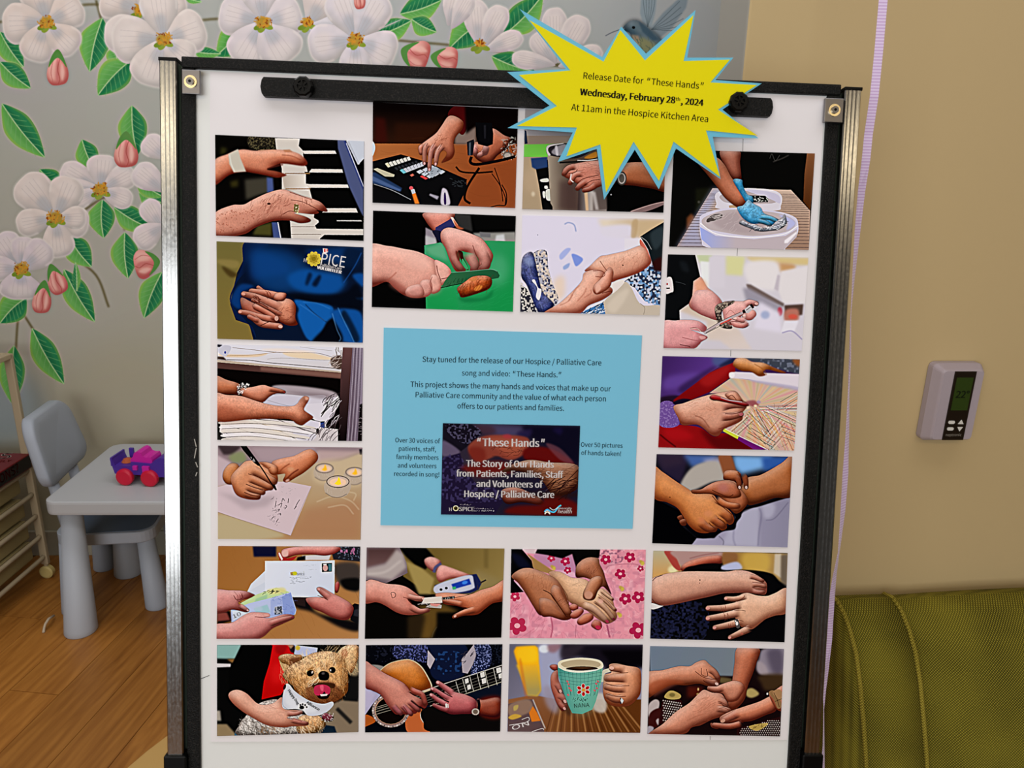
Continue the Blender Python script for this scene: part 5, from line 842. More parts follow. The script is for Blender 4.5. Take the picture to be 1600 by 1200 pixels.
# ================================================================ the setting
W0=np.array([-1.3,2.60]);WA=math.radians(2.5);WD=np.array([math.cos(WA),math.sin(WA)])   # back wall: a point and its direction
def wall_pt(s,z,o=0.): q=W0+WD*s+np.array([WD[1],-WD[0]])*o;return (q[0],q[1],z)
S0,S1,Z0,Z1=-1.35,2.6,.25,2.75
mq=[proj(wall_pt(S0,Z1)),proj(wall_pt(S1,Z1)),proj(wall_pt(S1,Z0)),proj(wall_pt(S0,Z0))]
def leaf(x0,y0,x1,y1,wd,c1='6cac58',c2='2c8050',bend=0.,v=7):
    a=np.array([x0,y0],float);e=np.array([x1,y1],float)-a;n=np.array([-e[1],e[0]]);n/=np.linalg.norm(n);wd*=1.2;L=[(0,0),(.12,.42),(.35,.95),(.6,.9),(.85,.42),(1,0)]
    q=lambda t,s: a+e*t+n*(s*wd/2+math.sin(math.pi*t)*bend)
    mid=[q(t,0) for t,_ in L]
    p('c8d0a8',np.array(cat([q(t,s*1.08) for t,s in L]+[q(t,-s*1.08) for t,s in L[-2:0:-1]],True,4)),1,.35)
    for sg,c in ((1,c1),(-1,c2)):
        P=cat([q(t,s*sg) for t,s in L],False,5);P=np.vstack([P,cat(mid,False,5)[::-1]]);p(c,P)
        p('1c6440' if c==c2 else '4c9448',np.vstack([cat([q(t,s*sg*.45) for t,s in L],False,5),cat(mid,False,5)[::-1]]),3,.5)
        p('b8b850',np.vstack([cat([q(t,s*sg) for t,s in L],False,5),cat([q(t,s*sg*.85) for t,s in L],False,5)[::-1]]),1.5,.45)
    ln(mid,1.8,'a8c890',.9)
    for k in range(1,v):
        t=k/v*.85
        for sg in (1,-1): ln([q(t,0),q(t+.08,sg*.35*math.sin(math.pi*t)),q(t+.18,sg*.8*math.sin(math.pi*min(1,t+.1)))],1.,'7cb070',.55)
def petal(cx,cy,ex,ey,wd,c='c9bdb8',dk='aca6a2'):
    wd*=1.2;c=np.clip(hx(c)*1.02,0,1)
    a=np.array([cx,cy],float);e=np.array([ex,ey],float)-a;n=np.array([-e[1],e[0]]);n/=np.linalg.norm(n)
    q=lambda t,s: a+e*t+n*s*wd/2
    P=[q(.0,.0),q(.2,.55),q(.5,.95),q(.78,.98),q(.97,.55),q(1.0,.05),q(.95,-.6),q(.75,-1.),q(.48,-.88),q(.2,-.4)]
    fl(P,c,dk,r=wd*.26,lit=.12,edge=.42,tex=.015,out=.05)
    ln([q(.55,.9),q(.8,.93),q(.97,.5),q(1.0,.05),q(.95,-.6),q(.76,-.95),q(.5,-.85)],2.2,'ece4dc',.55,1);p('e0d6d0',cat([q(.55,.5),q(.8,.55),q(.92,.1),q(.8,-.5),q(.6,-.3)]),5,.5);p('9ca4ac',cat([q(.05,.05),q(.4,.3),q(.5,0),q(.4,-.3)]),4,.5)
    for s in (-.35,-.1,.15,.4): ln([q(.1,s*.3),q(.45,s*.8),q(.85,s)],.8,'b0a4a4',.35)
def heart(x,y,r=11):
    el(x-2,y+8,6,9,'8c9c40',30);el(x+8,y+7,8,4,'8c9c40',20);el(x-8,y+8,7,4,'7c9038',-20);el(x,y,r,r*.8,'b08c38',0,2)
    scat([(x-r,y-r*.8),(x+r,y-r*.8),(x+r,y+r*.6),(x-r,y+r*.6)],26,1.6,5,'c89030',0,90,.9);scat([(x-r,y-r*.8),(x+r,y-r*.8),(x+r,y+r*.6),(x-r,y+r*.6)],10,1.6,3,'8c4c20',0,90,.9)
def bud(x,y,w_,h_,rot=0):
    c,s=math.cos(math.radians(rot)),math.sin(math.radians(rot));T=lambda L:[(x+a*w_*c-b_*h_*s,y+a*w_*s+b_*h_*c) for a,b_ in L]
    fl(T([(0,-.5),(.3,-.3),(.5,.1),(.42,.4),(.1,.5),(-.3,.48),(-.5,.2),(-.35,-.25)]),'d48c80','b05c58',r=w_*.3,lit=.3,tex=.02,out=.15)
    p('c4706c',cat(T([(0,-.4),(.1,0),(.05,.45),(-.1,.2)])),1.5,.8);p('e4b0a4',cat(T([(-.3,-.1),(-.15,-.2),(-.15,.3),(-.35,.3)])),3,.7)
    ln(T([(.12,-.35),(.0,0),(.1,.3),(.02,.48)]),1.3,'a85048',.7);ln(T([(-.2,-.3),(-.3,.1),(-.2,.45)]),1.2,'b86460',.6);p('e8b8ac',cat(T([(.2,-.2),(.32,.1),(.22,.38),(.14,.1)])),2,.7)
    p('5c8c48',cat(T([(0,-.62),(.25,-.4),(.42,-.05),(.2,-.25),(0,-.35),(-.2,-.25),(-.42,-.05),(-.28,-.4)])))
def mural():
    new(2370,1500,0,0,1.,mq,'a8a69a',99)
    gr(500,-200,'a9adab',500,700,'a6a08c');  # background fades grey to beige, with the wall's light falloff put into the colour
    for x,y,r,c in ((80,430,150,'aaa69c'),(700,-50,300,'aaaead'),(1040,60,120,'a3a8ac'),(200,620,100,'a8a08a'),(30,90,110,'a8a4a0'),(420,300,200,'a5a9a4'),(900,400,300,'a6a89c')): el(x,y,r,r*.8,c,0,r*.5,.8)
    el(-20,640,90,75,'8c9698',0,30,.9);gr(0,690,'a49c84',0,960,'9c9478','-700 700 1600 700 1600 1200 -700 1200',.9,40)
    br='5c5230'
    for q in ('-200 60 -60 40 40 30 90 15 160 8 230 40 330 30 400 30 520 40 600 60 700 70 760 76 850 100 900 104','150 0 158 30','255 62 205 95 190 120','340 95 380 150 430 300 400 420 470 560','250 275 215 284 160 310 120 335 90 345','75 372 55 388 40 410','110 400 150 430 170 480','35 470 28 500 24 560','36 490 52 515','190 345 195 360','860 98 950 120 1040 160 1120 210'): ln(q,3.2,br,.85,.6)
    for a in ((0,50,37,105,30),(0,97,48,138,30),(160,28,140,112,40),(187,70,182,110,28),(206,93,153,149,42),(3,162,70,246,38),(395,45,338,88,42),(300,80,345,84,16),(206,165,215,243,38),(128,218,150,268,30),(62,265,104,300,30),
        (160,312,162,372,36),(178,324,238,358,32),(195,363,200,435,36),(107,368,143,417,34),(100,421,148,503,34),(253,425,225,497,34),(41,465,0,505,38),(50,513,100,600,34),(22,540,20,632,34),(217,300,258,318,26),(212,278,256,308,24),
        (625,22,690,0,34),(585,56,643,32,30),(643,30,682,50,26),(758,32,702,76,40),(787,55,848,-8,40),(768,88,836,112,34),(725,0,762,28,26),(370,-8,400,30,22),(287,-5,315,3,10),(-60,120,-20,200,36),(-90,10,-50,60,30),(120,455,118,410,10),
        (420,300,470,360,36),(400,430,350,500,36),(470,560,540,640,36),(950,120,990,190,34),(1045,165,1020,240,34),(330,190,380,240,34)): leaf(*a[:4],a[4],bend=a[4]*.08)
    def flower(x,y,L,c='c9bdb8',hr=11):
        for a in L: petal(x,y,a[0],a[1],a[2],c)
        if hr: heart(x,y,hr)
    flower(73,35,[(55,-30,52),(4,38,54),(127,6,50),(50,95,46),(118,80,44)],'cbbdb4')
    flower(218,16,[(160,-10,56),(250,-40,50),(290,0,50)],'cbbdb4',9)
    flower(255,62,[(163,50,52),(176,62,62),(244,-18,50),(320,42,58),(232,134,62),(300,96,40)],'ccc2bc')
    flower(411,35,[(343,18,54),(405,-35,52),(470,18,54),(378,100,60),(452,96,62)],'c8c0c2')
    petal(480,40,520,-20,60);petal(482,40,560,55,50,'c8c4c8');heart(480,35,8)
    flower(556,62,[(482,72,52),(528,-14,50),(596,-8,50),(616,90,58),(556,120,44),(628,30,1)],'c9c2c6')
    flower(157,296,[(96,262,34),(88,300,34),(162,242,42),(210,268,34),(206,316,28),(110,320,24)],'c9bebc')
    flower(87,340,[(34,278,52),(112,278,46),(26,352,36),(138,352,40),(94,402,42),(134,340,30)],'cbbfb8')
    flower(33,420,[(-4,368,44),(38,370,34),(76,382,40),(-20,420,34),(32,468,56)],'c8bcc0')
    for q in ((258,300,211,262,36),(262,250,226,216,32),(256,360,226,314,30),(258,352,212,380,34)): petal(*q,'cabfc0')
    for q in ((748,76,742,0,34),(752,76,786,10,32),(756,78,816,56,26),(700,40,715,-12,30),(705,45,735,-8,26),(868,100,866,12,34),(872,98,912,26,36),(866,100,836,52,30),(872,104,940,78,26),(868,102,800,90,24)): petal(*q,'c9bfbe','aca4a6')
    heart(750,68,6);bud(90,108,34,50);bud(197,236,38,50);bud(228,412,46,36,80);bud(88,438,30,44,-20);bud(66,466,30,46,8);bud(650,86,50,40,-70);bud(696,92,40,38,-80);bud(562,-4,18,36)
    flower(420,420,[(370,380,44),(430,350,44),(480,400,44),(460,470,44),(390,470,44)],'c9bebc');flower(1020,250,[(970,220,44),(1030,190,40),(1080,240,42),(1050,300,42),(985,300,40)],'c9bebc')
    flower(-90,90,[(-150,60,50),(-90,20,48),(-30,70,48),(-60,150,48),(-130,150,48)],'cbbdb4');flower(-60,330,[(-110,300,40),(-60,270,40),(-10,320,40),(-40,390,42),(-100,390,40)],'c9bebc')
    # humming-bird
    p('8496a0','1006 42 1000 20 1004 -40 1014 -42 1028 -20 1024 18 1018 44',1,.8);p('7c8c96','1016 44 1036 20 1058 0 1078 -16 1072 12 1050 44 1030 60 1020 58',1,.85)
    for k in range(6): ln([(1018,46),(1036+k*3,28+k*4),(1062+k*2,2+k*9)],.9,'56646c',.7)
    for k in range(5): ln([(1012,42),(1006+k*4,10),(1004+k*5,-28)],.9,'5c6c74',.7)
    fl('974 42 984 33 996 32 1006 38 1016 46 1030 58 1040 72 1030 82 1010 86 996 76 988 62 984 52 976 48','4c6470','2c3c48',r=12,lit=.2,tex=.05)
    p('8c8c60','992 64 1004 58 1020 66 1032 78 1020 84 1004 84',3,.85);p('a89074','986 54 998 56 1000 72 992 72',2,.8);el(990,43,2.6,2.2,'101418');p('3c5464','998 34 1010 42 1030 62 1020 64 1004 50',1.5,.8);ln('976 44 958 50 946 56',1.4,'6c7078');scat('990 60 1034 64 1030 84 1000 84',26,1,8,'5c6858',60,30,.8)
    return G.A.copy()
WM=print_mat('mural_paint',mural(),.85,.1,1.,.25)
V=[wall_pt(S0-1.2,0),wall_pt(S1,0),wall_pt(S1,Z1),wall_pt(S0-1.2,Z1)];V+=[wall_pt(S0-1.2,0,-.12),wall_pt(S1,0,-.12),wall_pt(S1,Z1,-.12),wall_pt(S0-1.2,Z1,-.12)]
wb=struct(obj('wall_back',V,[(0,1,2,3),(7,6,5,4),(0,4,5,1),(1,5,6,2),(2,6,7,3),(3,7,4,0)],WM))
ul=wb.data.uv_layers.new(name='UVMap')
for li,l in enumerate(wb.data.loops):
    q=V[l.vertex_index];s=(np.array(q[:2])-W0)@WD;ul.data[li].uv=((s-S0)/(S1-S0),(q[2]-Z0)/(Z1-Z0))
BEI=mat('beige_wall_paint','bca57a',.8,spec=.15,bump=(240,.12,.001))
xw=at(1170,0,Y=1.143)[0]
wr_=struct(bmobj('wall_right',box(xw,3.0,1.17,1.298,0,2.75,.004),BEI));wr_.data.materials.append(mat('grey_end_paint','9a978e',.8,spec=.1))
for q in wr_.data.polygons:
    if q.normal.x<-.5: q.material_index=1
TRM=mat('baseboard_paint','9c9684',.5)
V=[wall_pt(S0-1.2,0,.012),wall_pt(S1,0,.012),wall_pt(S1,.1,.012),wall_pt(S0-1.2,.1,.012),wall_pt(S0-1.2,0,.0),wall_pt(S1,0,.0),wall_pt(S1,.1,.0),wall_pt(S0-1.2,.1,.0)]
struct(bmobj('baseboard_back',hexa(V,.002),TRM))
struct(bmobj('ceiling',box(-4,3.5,-4,3.4,2.78,2.84),mat('ceiling_paint','d8d4c8',.9,spec=.1)))
# wooden floor: a base with separate boards on it
struct(bmobj('floor',box(-4,3.5,-4,3.4,-.06,-.004),mat('floor_base','70481c',.6)))
fl_=bpy.data.objects['floor']
def wood(name,c1,c2,c3,rough=.42):
    m=bpy.data.materials.new(name);m.use_nodes=True;nt=m.node_tree;N=nt.nodes.new;L=nt.links.new;bs=nt.nodes['Principled BSDF']
    tc=N('ShaderNodeTexCoord');oi=N('ShaderNodeObjectInfo');mp=N('ShaderNodeMapping');mp.inputs['Scale'].default_value=(8,.75,1)
    cb=N('ShaderNodeCombineXYZ');mu=N('ShaderNodeMath');mu.operation='MULTIPLY';mu.inputs[1].default_value=37.;L(oi.outputs['Random'],mu.inputs[0]);L(mu.outputs[0],cb.inputs[0]);L(mu.outputs[0],cb.inputs[1])
    L(tc.outputs['Object'],mp.inputs['Vector']);L(cb.outputs[0],mp.inputs['Location'])
    n1=N('ShaderNodeTexNoise');n1.inputs['Scale'].default_value=3.2;n1.inputs['Detail'].default_value=7;n1.inputs['Distortion'].default_value=2.2;L(mp.outputs[0],n1.inputs['Vector'])
    wv=N('ShaderNodeTexWave');wv.inputs['Scale'].default_value=1.3;wv.inputs['Distortion'].default_value=16;wv.inputs['Detail'].default_value=3;wv.inputs['Detail Scale'].default_value=.35;L(mp.outputs[0],wv.inputs['Vector'])
    r=N('ShaderNodeValToRGB');e=r.color_ramp.elements;e[0].color=h2(c1);e[0].position=.1;e[1].color=h2(c2);e[1].position=.75;x=r.color_ramp.elements.new(.4);x.color=h2(c3)
    mx=N('ShaderNodeMath');mx.operation='MULTIPLY_ADD';mx.inputs[1].default_value=.14;L(wv.outputs['Fac'],mx.inputs[0]);m2=N('ShaderNodeMath');m2.operation='MULTIPLY';m2.inputs[1].default_value=.95;L(n1.outputs['Fac'],m2.inputs[0]);L(m2.outputs[0],mx.inputs[2])
    L(mx.outputs[0],r.inputs[0]);hs=N('ShaderNodeHueSaturation');rv=N('ShaderNodeMapRange');rv.inputs['To Min'].default_value=.86;rv.inputs['To Max'].default_value=1.12;L(oi.outputs['Random'],rv.inputs[0]);L(rv.outputs[0],hs.inputs['Value']);L(r.outputs[0],hs.inputs['Color']);L(hs.outputs[0],bs.inputs['Base Color'])
    bs.inputs['Roughness'].default_value=rough;bs.inputs['Specular IOR Level'].default_value=.35
    bu=N('ShaderNodeBump');bu.inputs['Strength'].default_value=.12;bu.inputs['Distance'].default_value=.001;L(mx.outputs[0],bu.inputs['Height']);L(bu.outputs[0],bs.inputs['Normal']);return m
FW=wood('oak_floor_board','6e4012','a87030','8f5a22')
bm=box(-.0742,.0742,-.6,.6,-.004,0,.0008,1);bmesh.ops.recalc_face_normals(bm,faces=bm.faces);pl=bpy.data.meshes.new('plank');bm.to_mesh(pl);bm.free();pl.materials.append(FW)
ang=math.radians(-6.5);ca,sa=math.cos(ang),math.sin(ang);k=0
for i in range(-15,12):
    for j in range(-2,3):
        x=i*.15;y=j*1.202+(i*.437)%1.2;X=x*ca-y*sa-.75;Y=x*sa+y*ca+1.7
        if -2.75<X<.9 and .3<Y<3.1:
            o=bpy.data.objects.new('plank',pl);C.objects.link(o);o.parent=fl_;o.location=(X,Y,0);o.rotation_euler=(0,0,ang);k+=1
cx,cy,r=-.33,1.33,.652
V,F=lathe([(.001,.0004),(r,.0004),(r,.0012),(.001,.0012)],72,(cx,cy,0));obj('inlay_disc',V,F,mat('light_floor_inlay','c09a5c',.5),fl_,label='pale tan curved floor inlay')
# ================================================================ things by the back wall
WHT=mat('pale_blue_plastic','a9aeb6',.5,spec=.3);
TR=math.radians(2.6)
p0=at(70,785,Z=.48);tl,td=.77,.47;p0=p0-np.array([.012,0,0])
T=thing('childrens_table','pale grey plastic childrens table with fat round legs','table',(p0[0]+(math.cos(TR)*tl-math.sin(TR)*td)/2,p0[1]+(math.sin(TR)*tl+math.cos(TR)*td)/2,0),TR)
P=rrect(-tl/2,tl/2,-td/2,td/2,.035,8)
rings=[[(x*s1,y*s2,z) for x,y in P] for s1,s2,z in ((.985,.975,.435),(.998,.996,.438),(1,1,.445),(1,1,.472),(.998,.996,.478),(.985,.978,.48))]
V,F=ring_loft(rings);obj('tabletop',V,F,mat('pale_tabletop','a9aaac',.42,spec=.35),T)
for sx in (-1,1):
    for sy in (-1,1):
        V,F=lathe([(.047,0),(.049,.004),(.048,.02),(.029,.434)],28,(0,0,0));V=[(x+sx*(tl/2-.045)+sx*.027*(1-z/.434),y+sy*(td/2-.072)+sy*.012*(1-z/.434),z) for x,y,z in V]
        obj('leg',V,F,WHT,T,True)
CR=math.radians(8)
Ch=thing('childrens_chair','pale blue plastic childrens chair tucked under the left end of the table','chair',(-1.335,2.375,0),CR)
CHM=mat('grey_blue_plastic','9aa0aa',.5,spec=.3);SEAT=mat('dark_blue_seat','4c5a6c',.5)
P=rrect(-.15,.155,-.165,.165,.05,6)
V,F=ring_loft([[(x*s1,y*s1,z) for x,y in P] for s1,z in ((.98,.25),(1,.254),(1,.288),(.985,.29))]);obj('seat',V,F,CHM,Ch)
V,F=ring_loft([[(x*.93,y*.93,z) for x,y in P] for z in (.2895,.2915)]);obj('seat_pad',V,F,SEAT,Ch,label='dark blue top of the seat')
for sx in (-1,1):
    for sy in (-1,1):
        V,F=lathe([(.036,0),(.038,.004),(.037,.02),(.027,.252)],20);obj('leg',[(x+sx*(.12+.012*(1-z/.25)),y+sy*(.128+.01*(1-z/.25)),z) for x,y,z in V],F,CHM,Ch,True)
hw=.155
def bk(q,t): y,z=q;return (-.140-(z-.3)*.17+t+.022*(y/hw)**2,y,z)
prof=[(y*(1-.14*max(0,(z-.5)/.16)),z+.016*(1-(y/hw)**2)*(z>.55)) for y,z in rrect(-hw,hw,.44,.655,.05,8)]
rings=[[bk((y*s,.55+(z-.55)*s),t) for y,z in prof] for s,t in ((.05,-.021),(.4,-.021),(.7,-.0205),(.94,-.019),(.985,-.015),(1,-.009),(1,.009),(.985,.015),(.94,.019),(.7,.0205),(.4,.021),(.05,.021))]
V,F=ring_loft(rings);obj('backrest',V,F,CHM,Ch,True)
for y in (-.075,.075): V,F=tube([(-.135,y,.27),(-.150,y,.36),(-.164,y,.47)],[.02,.017,.016],12);obj('back_support',V,F,CHM,Ch,True)
# toy truck on the table
PUR=mat('purple_plastic','44288c',.4);MAG=mat('magenta_plastic','c01c94',.35);RED=mat('red_plastic','c01432',.4);ORG=mat('orange_sand','a8502c',.8)
q0=at(206,751,Z=.48);q1=at(246,753,Z=.48)
Tt=thing('toy_truck','purple and magenta toy truck with red wheels standing on the table','toy',(q0[0],q0[1],.48),math.atan2(q1[1]-q0[1],q1[0]-q0[0]))
Lq=math.hypot(q1[0]-q0[0],q1[1]-q0[1]);wr=.027
out=[(-.038,.052),(-.044,.082),(-.036,.082),(-.03,.062),(.022,.062),(.022,.075),(.085,.072),(.10,.086),(.118,.094),(.15,.09),(.185,.07),(.19,.035),(.14,.03),(.06,.03),(.045,.034),(-.034,.034)]
bmobj('body',prism(out,lambda q:(q[0],-.028,q[1]),lambda q:(q[0],.04,q[1])),PUR,Tt)
bmobj('tailgate',box(-.042,-.036,-.03,.042,.06,.088,.001),PUR,Tt)
bmobj('side_wall',box(-.018,-.004,.034,.042,.06,.095,.001),PUR,Tt)
V,F=lathe([(.001,.064),(.018,.063),(.012,.072),(.001,.076)],12,(-.008,.005,0));obj('cargo',V,F,ORG,Tt,label='orange load in the bed')
out=[(.018,.066),(.018,.082),(.028,.092),(.033,.104),(.045,.109),(.055,.105),(.06,.094),(.07,.09),(.084,.091),(.088,.082),(.088,.066)]
bmobj('cab',prism(out,lambda q:(q[0],-.022,q[1]),lambda q:(q[0],.034,q[1])),MAG,Tt)
for x0,x1,z0,z1 in ((.03,.044,.052,.066),(.06,.082,.046,.066)): bmobj('step',box(x0,x1,-.036,-.026,z0,z1,.001),MAG,Tt)
for x in (.0,Lq*.95,):
    for y in (-.036,.036):
        V,F=lathe([(.001,-.008),(.020,-.008),(wr*.95,-.006),(wr,-.003),(wr,.006),(wr*.9,.009),(.001,.009)],24,(x,y+.003,wr),'y');obj('wheel',V,F,RED,Tt,False)
V,F=lathe([(.001,-.008),(.020,-.008),(wr*.95,-.006),(wr,-.003),(wr,.006),(wr*.9,.009),(.001,.009)],24,(.165,-.034,wr),'y');obj('wheel',V,F,RED,Tt)
# drawer cart and the game box on it
CX,CY=-1.65,2.42
FR=mat('cream_enamelled_steel','a8987c',.45);DRW=mat('beige_drawer_plastic','98885c',.55)
K=thing('drawer_cart','cream steel frame drawer cart on castors left of the table','cart',(CX-.16,CY-.2,0))
dp,wd_=.44,.34
for x in (CX,CX-wd_):
    for y in (CY,CY-dp): bmobj('frame_post',box(x-.013,x+.013,y-.008,y+.008,.055,.828,.003),FR,K,world=True)
for x in (CX,CX-wd_): bmobj('top_bar',box(x-.013,x+.013,CY-dp,CY,.812,.83,.003),FR,K,world=True)
bmobj('top_bar',box(CX-wd_,CX,CY-.008,CY+.008,.812,.83,.003),FR,K,world=True)
rz=[.415,.325,.243,.163,.083]
for z in rz:
    for x in (CX,CX-wd_):
        V,F=tube([(x,CY,z+.006),(x,CY-.02,z),(x,CY-dp+.02,z),(x,CY-dp,z+.006)],.008,8);obj('rail',V,F,FR,K,True,world=True)
for a,z in enumerate(rz[:-1]):
    o=bmobj('drawer',box(CX-wd_+.02,CX-.014,CY-dp+.01,CY-.035,z-.068,z-.0,.006),DRW,K,world=True)
    bmobj('rim',box(CX-wd_+.012,CX-.010,CY-dp,CY-.05,z+.001,z+.006,.002),DRW,o,world=True)
for x in (CX,CX-wd_):
    for y in (CY,CY-dp):
        V,F=lathe([(.001,-.011),(.018,-.011),(.024,-.008),(.024,.008),(.018,.011),(.001,.011)],18,(x,y,.024),'y');o=obj('castor',V,F,mat('cream_castor','c4b070',.5),K,world=True)
        V,F=lathe([(.006,.024),(.007,.058)],10,(x,y,0));obj('stem',V,F,FR,o,world=True)
b0=at(44,709,Z=.48);BXM=mat('dark_red_box','6c1018',.35)
Bx=thing('game_box','dark red board game box lying on top of the drawer cart','box',(b0[0]-.15,b0[1]-.16,.43))
x1,y1=b0[0]+.004,b0[1]+.004;bmobj('lid',box(x1-.31,x1,y1-.33,y1,.43,.48,.002),BXM,Bx,world=True)
bmobj('side_print',box(x1-.0005,x1+.0006,y1-.325,y1-.005,.434,.476),mat('black_side_print','120c0c',.4),Bx,world=True,label='black printed side')
LW=mat('cream_ink','c8b8b0',.6);LR=mat('red_ink','7c2018',.6)
lettering('S',(x1-.075,y1-.055),(x1-.040,y1-.042),LW,Bx,lambda x,y:(x,y,.4806),.01,-1.)
lettering('QUESTIONS?',(y1-.31,.444),(y1-.07,.444),LR,Bx,lambda x,y:(x1+.0009,x,.444-(y-.444)),.005)
lettering('FAMILY',(x1-.10,y1-.09),(x1-.02,y1-.075),LR,Bx,lambda x,y:(x,y,.4806),.01,-1.)
# white string lying beside the table leg
s_=[at(84,962,Z=.012),at(76,967,Z=.03),at(71,975,Z=.02),at(69,981,Z=.008),at(68,988,Z=.004)]
V,F=tube(s_,.004,8);o=obj('plastic_tie',V,F,mat('white_plastic_tie','b8a890',.6),None,True);o['label']='bent white plastic tie lying on the floor at the table leg';o['category']='string'
# ================================================================ the sofa
def fabric(name,c1,c2):
    m=bpy.data.materials.new(name);m.use_nodes=True;nt=m.node_tree;N=nt.nodes.new;L=nt.links.new;bs=nt.nodes['Principled BSDF'];tc=N('ShaderNodeTexCoord');mp=N('ShaderNodeMapping');mp.inputs['Rotation'].default_value=(.3,.785,.1);L(tc.outputs['Object'],mp.inputs['Vector'])
    hts=[]
    for k in range(2):
        wv=N('ShaderNodeTexWave');wv.wave_type='BANDS';wv.bands_direction='X' if k==0 else 'Z';wv.inputs['Scale'].default_value=108;wv.inputs['Distortion'].default_value=.8;wv.inputs['Detail'].default_value=1;L(mp.outputs[0] if k==0 else mp.outputs[0],wv.inputs['Vector']);hts.append(wv)
    mu=N('ShaderNodeMath');mu.operation='MULTIPLY';L(hts[0].outputs['Fac'],mu.inputs[0]);L(hts[1].outputs['Fac'],mu.inputs[1])
    n=N('ShaderNodeTexNoise');n.inputs['Scale'].default_value=9;L(tc.outputs['Object'],n.inputs['Vector']);ad=N('ShaderNodeMath');ad.operation='MULTIPLY_ADD';ad.inputs[1].default_value=.4;L(n.outputs['Fac'],ad.inputs[0]);L(mu.outputs[0],ad.inputs[2])
    r=N('ShaderNodeValToRGB');r.color_ramp.elements[0].color=h2(c1);r.color_ramp.elements[1].color=h2(c2);r.color_ramp.elements[0].position=.15;r.color_ramp.elements[1].position=.8;L(ad.outputs[0],r.inputs[0]);L(r.outputs[0],bs.inputs['Base Color'])
    bu=N('ShaderNodeBump');bu.inputs['Strength'].default_value=.5;bu.inputs['Distance'].default_value=.001;L(mu.outputs[0],bu.inputs['Height']);L(bu.outputs[0],bs.inputs['Normal']);bs.inputs['Roughness'].default_value=.9;bs.inputs['Specular IOR Level'].default_value=.15;return m
OLV=fabric('olive_woven_fabric','2e2b08','968a2c');PIP=fabric('olive_piping','5c5010','a8983c')
sx0=at(1305,930,Y=1.13)[0]-.008;sx1=at(1388,928,Y=1.13)[0]
So=thing('sofa','olive green woven fabric sofa with piped seams against the beige wall','sofa',(1.2,.75,0))
# side profile of the back: (y,z) from the wall over the top and down to the seat
back=[(1.165,.40),(1.165,.70),(1.163,.748),(1.15,.768),(1.125,.776),(1.095,.768),(1.07,.752),(1.046,.730),(1.02,.69),(.995,.64),(.972,.59),(.95,.53),(.93,.45),(.925,.40)]
def pr3(x,bul=0.,yo=0.):
    out=[];dz=.017+.014*(x-sx0)
    for i,(y,z) in enumerate(back):
        t=max(0,min(1,(i-4)/9));g=math.sin(math.pi*min(1,t*1.0))*bul
        out.append((x,y-g+yo*(t>0),z+dz*(z>.5)+(bul*.12 if 2<i<6 else 0)))
    return out
V,F=ring_loft([pr3(sx0),pr3((sx0+sx1)/2,.004),pr3(sx1)]);obj('end_panel',V,F,OLV,So,True,world=True)
xs=[sx1,sx1+.012,sx1+.035,sx1+.08,sx1+.16,sx1+.3,sx1+.5,sx1+.75,sx1+.95,sx1+1.05,sx1+1.08];bl=[-.006,-.020,-.014,.004,.02,.032,.036,.032,.016,0,-.01]
V,F=ring_loft([pr3(x,b_) for x,b_ in zip(xs,bl)]);obj('back_cushion',V,F,OLV,So,True,world=True)
for x in (sx0,sx1):
    V,F=tube([(x,y-.001,z+.001) for _,y,z in pr3(x)][2:],.0036,8);obj('piping',V,F,PIP,So,True,world=True)
bmobj('seat',box(sx0,sx1+1.08,.36,.95,.16,.42,.03,3),OLV,So,world=True)
for x in (sx0+.06,sx1+1.0):
    for y in (.42,1.1):
        V,F=lathe([(.015,0),(.02,.165)],12,(x,y,0));obj('leg',V,F,mat('dark_wood_leg','2c1c10',.5),So,world=True)
bmobj('base',box(sx0+.005,sx1+1.075,.9,1.16,.16,.42,.01),OLV,So,world=True)
# ================================================================ thermostat
tc_=[at(1485,577,Y=1.138),at(1535,579,Y=1.138),at(1512,688,Y=1.138),at(1449,687,Y=1.138)]
tx0,tx1=.652,.652+.076;tz0,tz1=at(1480,688,Y=1.138)[2],at(1505,578,Y=1.138)[2]
txc=(at(1470,620,Y=1.138)[0]+at(1524,620,Y=1.138)[0])/2;tx0,tx1=txc-.034,txc+.034
Th=thing('thermostat','grey wall thermostat with a black strip, green display and four buttons','thermostat',(txc,1.17,tz0))
PG=mat('thermostat_grey','a2969c',.45)
P=rrect(tx0-.006,tx1+.006,tz0-.006,tz1+.006,.008,4);P2=rrect(tx0,tx1,tz0,tz1,.006,4)
V,F=ring_loft([[(x,1.168,z) for x,z in P],[(x,1.156,z) for x,z in P],[(x,1.141,z) for x,z in P2],[(x,1.138,z) for x,z in rrect(tx0+.002,tx1-.002,tz0+.002,tz1-.002,.005,4)]]);obj('housing',V,F,PG,Th,world=True)
sw=(tx1-tx0);bx0,bx1=tx0+sw*.27,tx0+sw*.78
bmobj('strip',box(bx0,bx1,1.1365,1.1385,tz0+.001,tz1-.002,.0004,1),mat('black_strip','1c140c',.3),Th,world=True,label='black front strip')
zh=tz1-tz0;bmobj('display',box(bx0+.004,bx1-.004,1.1358,1.1368,tz0+zh*.44,tz0+zh*.9),mat('green_display','2c3c14',.25),Th,world=True,label='dark green liquid crystal display')
DK=mat('display_ink','141c0a',.5);WI=mat('white_ink','d0ccc4',.5)
tfn=lambda x,z:(x,1.1354,z)
lettering('22°',(bx0+.007,tz0+zh*.62),(bx1-.006,tz0+zh*.62),DK,Th,lambda x,y:(x,1.1354,2*(tz0+zh*.62)-y),.01)
lettering('neptronic',(bx0+.004,tz0+zh*.07),(bx1-.005,tz0+zh*.07),mat('grey_ink','8c8478',.5),Th,lambda x,y:(x,1.1361,2*(tz0+zh*.07)-y),.0)
